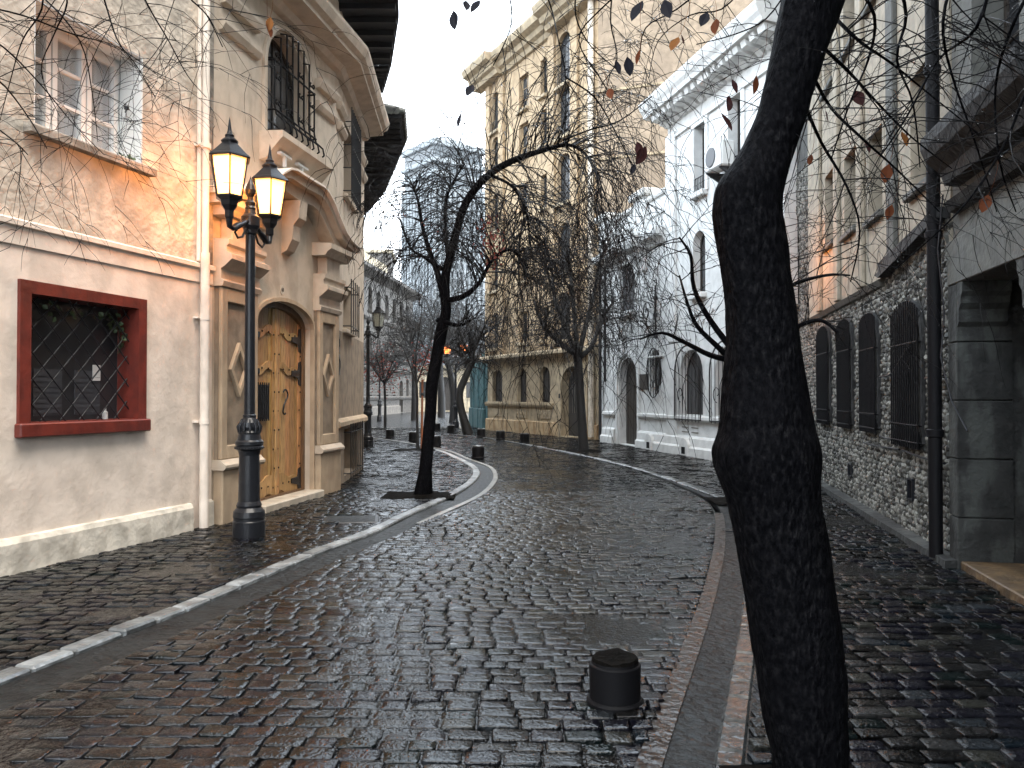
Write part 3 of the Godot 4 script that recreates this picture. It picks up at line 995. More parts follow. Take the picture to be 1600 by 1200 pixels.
# ------------------------------------------------------------------ left: house with the wooden door
func pilaster(h: Node3D, u0: float, u1: float) -> void:
	var mb := MB.new()
	mb.box(V(u0, 0.78, 0), V(u1, 2.86, 0.05))
	var p := part(h, "pilaster", mb, M.tan_dark)
	for e in [[u0, u0 + 0.14, 0.78, 2.86], [u1 - 0.14, u1, 0.78, 2.86], [u0 + 0.14, u1 - 0.14, 0.78, 0.95], [u0 + 0.14, u1 - 0.14, 2.68, 2.86]]:
		mb = MB.new()
		mb.box(V(e[0] + 0.002, e[2] + 0.002, 0.045), V(e[1] - 0.002, e[3] - 0.002, 0.10), 0.012)
		part(p, "panel_edge", mb, M.tan_mid)
	mb = MB.new()
	var c := (u0 + u1) / 2
	var dm := func(k: float) -> PackedVector2Array: return PackedVector2Array([Vector2(c + 0.21 * k, 1.87), Vector2(c, 1.87 + 0.34 * k), Vector2(c - 0.21 * k, 1.87), Vector2(c, 1.87 - 0.34 * k)])
	mb.ring(dm.call(1.0), dm.call(0.72), 0.04, 0.095)
	part(p, "diamond", mb, M.tan_mid)
	mb = MB.new()
	mb.box(V(u0 - 0.02, -0.05, 0), V(u1 + 0.02, 0.66, 0.13), 0.012)
	part(p, "pedestal", mb, M.tan_mid)
	mould(p, "base_moulding", [Vector2(0, 0.66), Vector2(0.16, 0.66), Vector2(0.185, 0.69), Vector2(0.185, 0.72), Vector2(0.15, 0.745), Vector2(0.12, 0.78), Vector2(0, 0.78)], u0 - 0.045, u1 + 0.045, M.tan)
	mould(p, "capital", [Vector2(0, 2.86), Vector2(0.12, 2.86), Vector2(0.14, 2.92), Vector2(0.10, 2.95), Vector2(0.10, 3.07), Vector2(0.15, 3.10), Vector2(0.24, 3.18), Vector2(0.24, 3.24), Vector2(0.17, 3.27), Vector2(0.17, 3.33), Vector2(0.20, 3.36), Vector2(0.20, 3.42), Vector2(0, 3.43)], u0 - 0.03, u1 + 0.03, M.tan)
	mb = MB.new()
	mb.box(V(u0 + 0.12, 3.42, 0), V(u1 - 0.12, 3.72, 0.16), 0.01)
	part(p, "frieze_block", mb, M.tan)
	mould(p, "impost", [Vector2(0, 3.70), Vector2(0.22, 3.70), Vector2(0.26, 3.76), Vector2(0.32, 3.80), Vector2(0.32, 3.88), Vector2(0, 3.90)], u0 - 0.08, u1 + 0.08, M.tan)

func build_door_house() -> void:
	var h := front("door_house", "tan house with carved wooden double door under a curved hood", Vector2(-3.571, -9.498), Vector2(-2.911, -13.091))
	var W := 3.653
	var dr := [1.02, 2.78, 0.06, 2.88, 0.32]
	var aw := [1.32, 2.59, 5.08, 6.68, 0.62]
	part(h, "wall", wall(0.0, W, -0.1, 7.0, 0.35, [dr, aw]), M.tan)
	part(h, "attic_wall", wall(0.0, W, 7.0, 8.2, 0.3, [[0.7, 1.2, 7.15, 8.0]]), M.tan)
	pilaster(h, 0.06, 0.94)
	pilaster(h, 2.86, 3.62)
	var mb := MB.new()
	# curved hood over the door
	var cu := 1.9
	var curve := [[0.0, 4.62], [0.45, 4.62], [0.62, 4.585], [0.85, 4.46], [1.08, 4.28], [1.3, 4.12], [1.55, 4.02], [1.8, 3.975], [2.06, 3.99]]
	for lay in [["hood", 0.0, 0.30, 0.22, M.tan], ["hood_cornice", -0.05, 0.15, 0.33, M.tan], ["hood_cornice", -0.10, 0.055, 0.40, M.trim_cream]]:
		var p := PackedVector2Array()
		for s in [-1.0, 1.0]:
			for k in curve.size():
				var e: Array = curve[curve.size() - 1 - k] if s < 0 else curve[k]
				if s > 0 and k == 0: continue
				p.append(Vector2(cu + s * e[0] * (0.98 if lay[3] < 0.3 else 1.0), e[1] - lay[1] * 0.4 - 0.02))
		for s in [1.0, -1.0]:
			for k in curve.size():
				var e: Array = curve[curve.size() - 1 - k] if s > 0 else curve[k]
				if s < 0 and k == 0: continue
				p.append(Vector2(cu + s * e[0] * (0.98 if lay[3] < 0.3 else 1.0), e[1] - lay[2] * (1.0 - 0.45 * e[0] / 2.06) - lay[1] * 0.4))
		mb = MB.new()
		mb.prism(p, 0.0, lay[3])
		part(h, lay[0], mb, lay[4])
	# central console under the window sill
	mb = MB.new()
	mb.prism(PackedVector2Array([Vector2(0, 3.55), Vector2(0.08, 3.6), Vector2(0.16, 3.75), Vector2(0.18, 3.95), Vector2(0.26, 4.05), Vector2(0.28, 4.3), Vector2(0, 4.3)]), 1.78, 2.02, "x")
	part(h, "console", mb, M.tan)
	for u in [1.42, 1.95]:
		mb = MB.new()
		mb.box(V(u - 0.02, 4.66, 0.2), V(u + 0.02, 4.82, 0.24))
		mb.box(V(u - 0.16, 4.80, 0.19), V(u + 0.16, 4.83, 0.25))
		part(h, "bracket", mb, M.metal_white)
	# door
	mb = MB.new()
	mb.ring(outline([1.0, 2.80, -0.02, 2.93, 0.34]), outline(dr, 0.004), -0.02, 0.05)
	part(h, "door_surround", mb, M.tan_mid)
	var top := func(u: float) -> float: return 2.56 + 0.29 * sqrt(maxf(0.0, 1.0 - pow((u - 1.9) / 0.88, 2.0)))
	mb = MB.new()
	mb.ring(outline(dr, 0.0015), outline(dr, 0.085), -0.22, -0.10)
	var frame_door := part(h, "door", mb, M.door_dark)
	var nm := MB.new()
	nm.lathe([Vector2(0.016, 0), Vector2(0.014, 0.008), Vector2(0.007, 0.014), Vector2(0, 0.016)], 8)
	var nail := nm.mesh()
	var lay_nail := func(u: float, v: float, z: float) -> void:
		place(frame_door, "nail", nail, M.nail, Transform3D(Basis(V(1, 0, 0), V(0, 0, 1), V(0, -1, 0)), V(u, v, z)))
	for lf in 2:
		var a := 1.105 if lf == 0 else 1.925
		var b := 1.875 if lf == 0 else 2.695
		for k in 5:
			var x0 := lerpf(a, b, k / 5.0) + 0.003
			var x1 := lerpf(a, b, (k + 1) / 5.0) - 0.003
			var z := -0.165 + 0.004 * ((k * 7 + lf) % 3)
			mb = MB.new()
			mb.prism(PackedVector2Array([Vector2(x0, 0.09), Vector2(x1, 0.09), Vector2(x1, top.call(x1) - 0.06), Vector2(x0, top.call(x0) - 0.06)]), -0.2, z)
			part(frame_door, "plank", mb, M.doors[(k * 2 + lf * 3) % 5])
		# upright studs at the leaf edges, with nails
		for x in [a + 0.04, b - 0.04]:
			mb = MB.new()
			mb.box(V(x - 0.045, 0.09, -0.165), V(x + 0.045, top.call(x) - 0.07, -0.135), 0.008)
			part(frame_door, "stile", mb, M.doors[(lf + 1) % 5])
			for k in 9: lay_nail.call(x + (0.016 if k % 2 else -0.016), 0.25 + k * 0.27, -0.136)
		# scalloped cross pieces
		for v in [0.28, 1.93, 2.44]:
			var s := 1.0 if lf == 0 else -1.0
			var p := PackedVector2Array()
			for k in 13:
				var t := k / 12.0
				var x := lerpf(a + 0.09, b - 0.09, t)
				var tt := t if lf == 0 else 1.0 - t
				p.append(Vector2(x, minf(v + 0.10 * tt + 0.022 * sin(t * TAU * 1.5) + (0.05 if v < 1 else 0.0), top.call(x) - 0.08)))
			for k in 13:
				var t := 1.0 - k / 12.0
				var x := lerpf(a + 0.09, b - 0.09, t)
				var tt := t if lf == 0 else 1.0 - t
				p.append(Vector2(x, minf(v - 0.11 + 0.10 * tt + 0.03 * sin(t * TAU * 1.5 + 0.6) - (0.1 if v < 1 else 0.0), top.call(x) - 0.17)))
			mb = MB.new()
			mb.prism(p, -0.165, -0.138)
			part(frame_door, "cross_piece", mb, M.doors[(int(v * 3) + lf) % 5])
			for k in 3: lay_nail.call(lerpf(a + 0.2, b - 0.2, k / 2.0), v + 0.0, -0.138)
		# iron corner straps
		for v in [0.25, 1.85, 2.35]:
			var x := a + 0.05 if lf == 0 else b - 0.05
			var s := 1.0 if lf == 0 else -1.0
			mb = MB.new()
			mb.prism(PackedVector2Array([Vector2(x - s * 0.05, v - 0.16), Vector2(x + s * 0.03, v - 0.14), Vector2(x + s * 0.05, v - 0.04), Vector2(x + s * 0.26, v + 0.0), Vector2(x + s * 0.26, v + 0.07), Vector2(x + s * 0.05, v + 0.08), Vector2(x + s * 0.03, v + 0.2), Vector2(x - s * 0.05, v + 0.22)]), -0.14, -0.126)
			part(frame_door, "iron_strap", mb, M.iron)
	mb = MB.new()
	mb.box(V(1.86, 0.09, -0.17), V(1.94, top.call(1.9) - 0.06, -0.12), 0.012)
	part(frame_door, "meeting_post", mb, M.doors[0])
	# grated peep hole and curled handle
	mb = MB.new()
	mb.box(V(1.30, 1.22, -0.165), V(1.66, 1.70, -0.12), 0.006)
	var peep := part(frame_door, "peep_grate", mb, M.iron)
	for k in 6:
		mb = MB.new()
		bar(mb, V(1.33 + k * 0.06, 1.2, -0.105), V(1.33 + k * 0.06, 1.73, -0.105), 0.009, 5)
		part(peep, "bar", mb, M.iron)
	mb = MB.new()
	path(mb, spiral(V(2.16, 1.56, -0.12), 0.075, 0.075, 2.6, -1.2, 14) + [V(2.11, 1.40, -0.12)] + spiral(V(2.14, 1.32, -0.12), 0.05, 0.04, 2.6, 5.6, 10), 0.013, 6)
	part(frame_door, "handle", mb, M.iron)
	mb = MB.new()
	mb.box(V(0.97, -0.02, -0.25), V(2.83, 0.115, 0.2), 0.015)
	part(h, "doorstep", mb, M.sidestone)
	# enamel house number
	mb = MB.new()
	mb.prism(outline([1.745, 1.86, 2.97, 3.11, 0.055, 0.055]), 0.0, 0.008)
	var num := part(h, "number_plate", mb, M.sidestone)
	var tm := TextMesh.new()
	var fnt := SystemFont.new()
	fnt.font_names = PackedStringArray(["Droid Sans"])
	tm.font = fnt
	tm.text = "63"
	tm.font_size = 16
	tm.pixel_size = 0.004
	tm.depth = 0.004
	place(num, "digits", tm, M.iron, Transform3D(Basis(), V(1.8025, 3.04, 0.011)))
	# arched window with a bellied iron grille
	window(h, aw, 0.22, 0.05, M.dark_wood, M.glass_dark, 1, 3)
	mb = MB.new()
	mb.ring(outline([1.2, 2.71, 5.08, 6.80, 0.72]), outline([1.27, 2.64, 5.08, 6.73, 0.66]), 0.0, 0.045)
	part(h, "window_surround", mb, M.tan)
	mould(h, "window_sill", [Vector2(0, 4.70), Vector2(0.10, 4.72), Vector2(0.16, 4.80), Vector2(0.30, 4.95), Vector2(0.34, 4.99), Vector2(0.34, 5.07), Vector2(0, 5.085)], 1.13, 2.78, M.tan)
	var gr: MeshInstance3D
	for e in [[5.14, 0.20], [5.42, 0.14], [6.1, 0.12]]:
		mb = MB.new()
		path(mb, [V(1.3, e[0], 0.0), V(1.3, e[0], e[1]), V(2.61, e[0], e[1]), V(2.61, e[0], 0.0)], 0.015, 5)
		if gr: part(gr, "rail", mb, M.iron_black)
		else: gr = part(h, "window_grille", mb, M.iron_black)
	for k in 8:
		var u := lerpf(1.32, 2.59, k / 7.0)
		var vt := 6.06 + 0.62 * sqrt(maxf(0.0, 1.0 - pow((u - 1.955) / 0.64, 2.0)))
		mb = MB.new()
		path(mb, [V(u, vt, 0.02), V(u, vt - 0.02, 0.12), V(u, 5.5, 0.12), V(u, 5.36, 0.15), V(u, 5.26, 0.26), V(u, 5.16, 0.28), V(u, 5.10, 0.2), V(u, 5.14, 0.14)], 0.014, 5)
		part(gr, "bar", mb, M.iron_black)
	for k in 4:
		var u := lerpf(1.32, 2.59, (k * 2 + 0.5) / 7.0)
		for v in [5.55, 5.9, 6.2]:
			mb = MB.new()
			for s in [-1.0, 1.0]: path(mb, spiral(V(u + s * 0.045, v, 0.125), 0.045, 0.018, PI if s > 0 else 0.0, (PI if s > 0 else 0.0) + s * 5.0, 12), 0.012, 4)
			part(gr, "scroll", mb, M.iron_black)
	# small upper window and its ledge, string courses
	window(h, [0.7, 1.2, 7.15, 8.0], 0.12, 0.04, M.dark_wood, M.glass_far, 1, 3)
	for e in [[0.12, 1.05], [2.85, 3.60]]:
		mould(h, "string_course", [Vector2(0, 5.98), Vector2(0.05, 5.99), Vector2(0.09, 6.06), Vector2(0.09, 6.11), Vector2(0, 6.12)], e[0], e[1], M.tan)
		mould(h, "string_course", [Vector2(0, 6.32), Vector2(0.08, 6.33), Vector2(0.12, 6.42), Vector2(0.12, 6.46), Vector2(0, 6.47)], e[0] + 0.03, e[1] - 0.03, M.tan)
	var cp := [Vector2(0, 6.86), Vector2(0.10, 6.88), Vector2(0.16, 6.96), Vector2(0.42, 6.99), Vector2(0.42, 7.05), Vector2(0.50, 7.09), Vector2(0.55, 7.2), Vector2(0.55, 7.26), Vector2(0, 7.34)]
	mould(h, "cornice", cp, -0.05, W + 0.05, M.tan)
	# second front, turning away round the corner
	var f1 := h.transform
	var f2 := frame_of(Vector2(-2.911, -13.091), Vector2(-3.127, -16.85))
	frame = f1.affine_inverse() * f2
	var L := 3.766
	var uw := [0.95, 2.15, 5.1, 6.42]
	var lw := [0.95, 1.95, 2.72, 3.5]
	var vt := [1.1, 2.7, 0.12, 0.95]
	part(h, "side_wall", wall(0.0, L, 2.66, 7.0, 0.3, [uw, lw]), M.tan)
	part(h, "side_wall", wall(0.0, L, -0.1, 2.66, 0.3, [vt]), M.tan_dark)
	part(h, "side_attic_wall", wall(0.0, L, 7.0, 8.2, 0.3, []), M.tan)
	window(h, uw, 0.2, 0.05, M.dark_wood, M.glass_dark, 1, 2, M.tan)
	window(h, lw, 0.2, 0.05, M.dark_wood, M.glass_dark, 1, 1, M.tan)
	mb = MB.new()
	mb.box(V(vt[0], vt[2], -0.28), V(vt[1], vt[3], -0.25))
	part(h, "vent", mb, M.dark_room)
	for g in [[uw, 9, 0.14, 4], [lw, 5, 0.14, 2], [vt, 7, 0.12, 2]]:
		var o: Array = g[0]
		var gp: MeshInstance3D
		for k in g[3]:
			var v := lerpf(o[2] + 0.05, o[3] - 0.05, k / float(g[3] - 1))
			mb = MB.new()
			path(mb, [V(o[0] - 0.04, v, 0.0), V(o[0] - 0.04, v, g[2]), V(o[1] + 0.04, v, g[2]), V(o[1] + 0.04, v, 0.0)], 0.011, 4)
			if gp: part(gp, "rail", mb, M.iron)
			else: gp = part(h, "side_grille", mb, M.iron)
		for k in g[1]:
			var u := lerpf(o[0], o[1], k / float(g[1] - 1))
			mb = MB.new()
			bar(mb, V(u, o[2] - 0.08, g[2]), V(u, o[3] + (0.22 if o == uw else 0.1), g[2]), 0.011, 4)
			part(gp, "bar", mb, M.iron)
	mould(h, "plinth_moulding", [Vector2(0, 0.98), Vector2(0.04, 0.99), Vector2(0.09, 1.03), Vector2(0.09, 1.1), Vector2(0.05, 1.14), Vector2(0, 1.16)], 0.08, L, M.tan_mid)
	for e in [[0.12, 0.42, 2.28, 2.58], [0.12, 0.46, 1.9, 2.24]]:
		mb = MB.new()
		mb.box(V(e[0], e[2], 0.0), V(e[1], e[3], 0.03), 0.006)
		var pq := part(h, "plaque", mb, M.plaque)
		mb = MB.new()
		mb.ring(outline([e[0] + 0.05, e[1] - 0.05, e[2] + 0.05, e[3] - 0.05, 0.08, 0.08]), outline([e[0] + 0.08, e[1] - 0.08, e[2] + 0.08, e[3] - 0.08, 0.06, 0.06]), 0.02, 0.04)
		part(pq, "relief", mb, M.bronze)
	for e in [[0.15, 0.8], [2.4, 3.6]]:
		for v in [5.98, 6.32]:
			mould(h, "string_course", [Vector2(0, v), Vector2(0.05, v + 0.01), Vector2(0.10, v + 0.08), Vector2(0.10, v + 0.13), Vector2(0, v + 0.14)], e[0], e[1], M.tan)
	mould(h, "cornice", cp, -0.05, L - 0.2, M.tan)
	# body, roof with wide eaves
	frame = f1.affine_inverse()
	mb = MB.new()
	mb.prism(PackedVector2Array([Vector2(-4.7, -9.52), Vector2(-3.85, -13.1), Vector2(-4.0, -16.8), Vector2(-9.5, -17.6), Vector2(-9.5, -9.52)]), 0.0, 8.19, "y")
	part(h, "light_block_core", mb, M.dark_room)  # unseen solid core added behind both fronts to block light
	mb = MB.new()
	mb.prism(PackedVector2Array([Vector2(-2.35, -9.2), Vector2(-1.75, -12), Vector2(-1.99, -14), Vector2(-2.42, -16), Vector2(-2.83, -17.5), Vector2(-9.5, -17.7), Vector2(-9.5, -9.2)]), 8.2, 8.32, "y")
	var rf := part(h, "roof", mb, M.tile)
	var ed := [V(-2.35, 0, -9.2), V(-1.75, 0, -12), V(-1.99, 0, -14), V(-2.42, 0, -16), V(-2.83, 0, -17.5)]
	mb = MB.new()
	for k in 4:
		var a: Vector3 = ed[k]
		var b: Vector3 = ed[k + 1]
		var o := (b - a).normalized().cross(Vector3.UP) * -0.09
		mb.prism(PackedVector2Array([Vector2(a.x, a.z), Vector2(b.x, b.z), Vector2(b.x - o.x, b.z - o.z), Vector2(a.x - o.x, a.z - o.z)]), 8.17, 8.34, "y")
	part(rf, "fascia", mb, M.stone_grey).transform = frame
	for k in 16:
		var t := k / 16.0 * 4
		var a: Vector3 = ed[int(t)].lerp(ed[int(t) + 1], fmod(t, 1.0))
		mb = MB.new()
		mb.box(V(-1.2, 8.10, -0.05), V(0.0, 8.199, 0.05))
		part(h, "rafter", mb, M.tile, V(a.x - 0.05, 0, a.z))
	frame = Transform3D()

func build_tiled_house() -> void:
	var h := thing("tiled_house", "dark tiled eaves curving beyond the tan house corner", "building", V(-3.45, 0, -18.05))
	frame = h.transform.affine_inverse()
	var mb := MB.new()
	mb.prism(PackedVector2Array([Vector2(-3.45, -18.05), Vector2(-4.25, -22), Vector2(-6.15, -28), Vector2(-9.5, -34), Vector2(-15, -34), Vector2(-15, -18.05)]), -0.1, 7.85, "y")
	part(h, "wall", mb, M.tan)
	var ed := [V(-3.6, 0, -17.95), V(-2.52, 0, -18.1), V(-2.72, 0, -20), V(-3.25, 0, -22), V(-4.05, 0, -25), V(-5.2, 0, -28), V(-8.6, 0, -33.5)]
	mb = MB.new()
	var pl := PackedVector2Array()
	for e in ed: pl.append(Vector2(e.x, e.z))
	pl.append(Vector2(-15, -34.5))
	pl.append(Vector2(-15, -17.9))
	mb.prism(pl, 7.86, 7.98, "y")
	var rf := part(h, "roof", mb, M.tile)
	# rows of rafters and barrel tiles along the eaves
	for k in range(0, 60):
		var t := k / 60.0 * 6.0
		var a: Vector3 = ed[int(t)].lerp(ed[mini(int(t) + 1, 6)], fmod(t, 1.0))
		var b: Vector3 = ed[int(t)]
		var e: Vector3 = ed[mini(int(t) + 1, 6)]
		var o := (e - b).normalized().cross(Vector3.UP)
		if o.dot(V(1, 0, 1)) < 0: o = -o
		mb = MB.new()
		var ps := []
		mb.tube(PackedVector3Array([a + V(0, 7.99, 0) + o * 0.09, a + V(0, 8.14, 0) - o * 0.5]), PackedFloat32Array([0.085, 0.07]), 8)
		part(h, "roof_tile", mb, M.tile_top)
		if k % 2 == 0 and k > 10:
			mb = MB.new()
			mb.tube(PackedVector3Array([a + V(0, 7.80, 0) - o * 0.04, a + V(0, 7.80, 0) - o * 0.95]), PackedFloat32Array([0.06, 0.06]), 4)
			part(h, "rafter", mb, M.tile)
	mb = MB.new()
	mb.prism(PackedVector2Array([Vector2(-3.6, -18.3), Vector2(-3.5, -20), Vector2(-4.0, -22), Vector2(-6.0, -28), Vector2(-9.5, -33.5), Vector2(-15, -34), Vector2(-15, -18.3)]), 7.98, 8.5, "y")
	part(h, "upper_roof", mb, M.tile_top)
	frame = Transform3D()

# ------------------------------------------------------------------ right, far: ochre apartment house
func build_ochre_house() -> void:
	var h := front("ochre_house", "tall ochre apartment house with arched ground floor windows", Vector2(-1.091, -35.88), Vector2(2.99, -27.688))
	var W := 9.16
	var f1 := h.transform
	var ops := []
	var kinds := []
	var rows := [[3.62, 5.0], [6.15, 7.6], [8.75, 10.2], [11.25, 12.75], [13.2, 14.75]]
	for r in 5:
		var a: float = rows[r][0]
		var b: float = rows[r][1]
		ops.append([0.42, 1.22, a, b + 0.2, 0.35]); kinds.append("arch")
		ops.append([3.1, 3.95, a + 0.1, b, 0.0]); kinds.append("rect")
		ops.append([4.98, 5.48, a + 0.1, b, 0.0]); kinds.append("slit")
		ops.append([6.3, 7.3, a, b + 0.4, 0.4]); kinds.append("arch")
	for e in [[0.5, 1.5], [2.93, 3.75], [4.88, 5.72]]:
		ops.append([e[0], e[1], 1.28, 2.68, 0.4]); kinds.append("ground")
	var door := [6.75, 8.4, 0.05, 2.62, 0.75]
	part(h, "wall", wall(0.0, W, 3.12, 15.6, 0.3, ops.slice(0, 20)), M.ochre)
	part(h, "ground_floor_wall", wall(0.0, W, -0.1, 3.12, 0.3, ops.slice(20) + [door]), M.ochre_trim)
	for k in ops.size():
		var w := window(h, ops[k], 0.16, 0.055, M.dark_wood if kinds[k] != "rect" else M.ochre_stain, M.glass_far if k < 20 else M.glass_dark, 1 if kinds[k] != "slit" else 0, 2, M.ochre_trim if k < 20 else null, 0.16, 0.12)
		if kinds[k] == "arch":
			var mb := MB.new()
			var o: Array = ops[k]
			for v in [o[2] + 0.06, o[2] + 0.42]: bar(mb, V(o[0], v, 0.06), V(o[1], v, 0.06), 0.014, 4)
			for i in 9: bar(mb, V(lerpf(o[0], o[1], i / 8.0), o[2] + 0.04, 0.06), V(lerpf(o[0], o[1], i / 8.0), o[2] + 0.44, 0.06), 0.010, 4)
			part(w, "railing", mb, M.iron_far)
	# corner bay and right bay stand proud as quoined piers
	var mb := MB.new()
	for e in [[-0.05, 0.36], [1.30, 1.75], [5.75, 6.2], [7.42, 7.9]]:
		mb = MB.new()
		mb.box(V(e[0], 3.2, 0.0), V(e[1], 15.55, 0.10), 0.015)
		part(h, "pier", mb, M.ochre)
		for k in 24:
			mb = MB.new()
			mb.box(V(e[0] - 0.012, 3.25 + k * 0.51, 0.0), V(e[1] + 0.012, 3.71 + k * 0.51, 0.115), 0.014)
			part(h, "quoin", mb, M.ochre)
	mould(h, "string_course", [Vector2(0, 2.98), Vector2(0.16, 3.0), Vector2(0.24, 3.08), Vector2(0.42, 3.12), Vector2(0.42, 3.22), Vector2(0.30, 3.28), Vector2(0, 3.32)], -0.1, W, M.ochre_trim)
	mould(h, "sill_course", [Vector2(0, 1.08), Vector2(0.10, 1.10), Vector2(0.14, 1.18), Vector2(0.14, 1.26), Vector2(0, 1.28)], -0.05, 6.05, M.ochre_trim)
	mould(h, "plinth", [Vector2(0, -0.1), Vector2(0.09, -0.1), Vector2(0.09, 0.5), Vector2(0, 0.54)], -0.05, 6.6, M.ochre_stain)
	mould(h, "plinth", [Vector2(0, -0.1), Vector2(0.09, -0.1), Vector2(0.09, 0.5), Vector2(0, 0.54)], 8.5, W, M.ochre_stain)
	for e in [[0.6, 1.4], [2.85, 3.8], [4.8, 5.8]]:
		mb = MB.new()
		mb.box(V(e[0], 0.64, 0.0), V(e[1], 0.98, 0.045), 0.012)
		var p := part(h, "relief_panel", mb, M.ochre_trim)
		if e[0] > 1.0:
			for k in 5:
				mb = MB.new()
				mb.lathe([Vector2(0.06, 0.0), Vector2(0.05, 0.03), Vector2(0, 0.045)], 6)
				place(p, "rosette", mb.mesh(), M.ochre_trim, Transform3D(Basis(V(1, 0, 0), V(0, 0, 1), V(0, -1, 0)), V(lerpf(e[0] + 0.2, e[1] - 0.2, k / 4.0), 0.81 + 0.07 * (k % 2), 0.044)))
	for k in 4:
		mb = MB.new()
		mb.box(V(2.95, 3.34, 0.0), V(4.1, 3.55, 0.05), 0.01)
		if k == 0: part(h, "relief_panel", mb, M.ochre_trim)
	# door
	mb = MB.new()
	mb.ring(outline([6.55, 8.6, -0.05, 2.80, 0.9]), outline(door, 0.003), -0.02, 0.12)
	part(h, "door_surround", mb, M.ochre_trim)
	mb = MB.new()
	mb.prism(outline(door, 0.002), -0.28, -0.22)
	var dp := part(h, "door", mb, M.glass_dark)
	for k in 9:
		mb = MB.new()
		bar(mb, V(6.9 + k * 0.17, 0.9, -0.19), V(6.9 + k * 0.17, 2.1, -0.19), 0.012, 4)
		part(dp, "bar", mb, M.stone_grey)
	mb = MB.new()
	mb.box(V(6.62, 1.45, 0.115), V(6.72, 1.62, 0.14))
	part(h, "intercom", mb, M.iron_far)
	mb = MB.new()
	for k in 3: mb.lathe([Vector2(0.0, 0), Vector2(0.07, 0.0), Vector2(0.05, 0.09), Vector2(0, 0.1)], 6, V(1.9 + k * 2.2, 3.3, 0.25))
	part(h, "floodlight", mb, M.iron_far)
	# crowning cornice, stepping out over the bays
	var cp := [Vector2(0, 15.35), Vector2(0.12, 15.38), Vector2(0.2, 15.55), Vector2(0.35, 15.62), Vector2(0.42, 15.8), Vector2(0.66, 15.9), Vector2(0.72, 16.1), Vector2(0.72, 16.2), Vector2(0, 16.3)]
	mould(h, "cornice", cp, 1.5, 6.4, M.ochre_trim)
	var cq := []
	for p in cp: cq.append(p + Vector2(0.28 if p.x > 0 else 0.0, 0.02))
	mould(h, "cornice", cq, -0.7, 1.8, M.ochre_trim)
	mould(h, "cornice", cq, 6.1, W + 0.1, M.ochre_trim)
	mb = MB.new()
	path(mb, [V(W - 0.28, 0.1, 0.12), V(W - 0.28, 15.5, 0.12)], 0.11, 10)
	part(h, "rain_pipe", mb, M.sidestone)
	# blank side wall, body and roof
	frame = f1.affine_inverse() * frame_of(Vector2(2.99, -27.688), Vector2(14.0, -23.35))
	part(h, "blank_wall", wall(0.0, 11.8, -0.1, 19.5, 0.3, []), M.blank)
	for v in [9.7, 12.05]:
		mould(h, "floor_line", [Vector2(0, v), Vector2(0.05, v + 0.01), Vector2(0.05, v + 0.07), Vector2(0, v + 0.10)], 0.02, 11.8, M.ochre_trim)
	frame = f1.affine_inverse()
	mb = MB.new()
	mb.prism(PackedVector2Array([Vector2(-0.6, -36.2), Vector2(3.4, -28.1), Vector2(14.0, -23.9), Vector2(18, -32), Vector2(4, -44), Vector2(-0.8, -38)]), 0.0, 16.25, "y")
	part(h, "light_block_core", mb, M.ochre)  # added solid core closing the house against light
	frame = Transform3D()

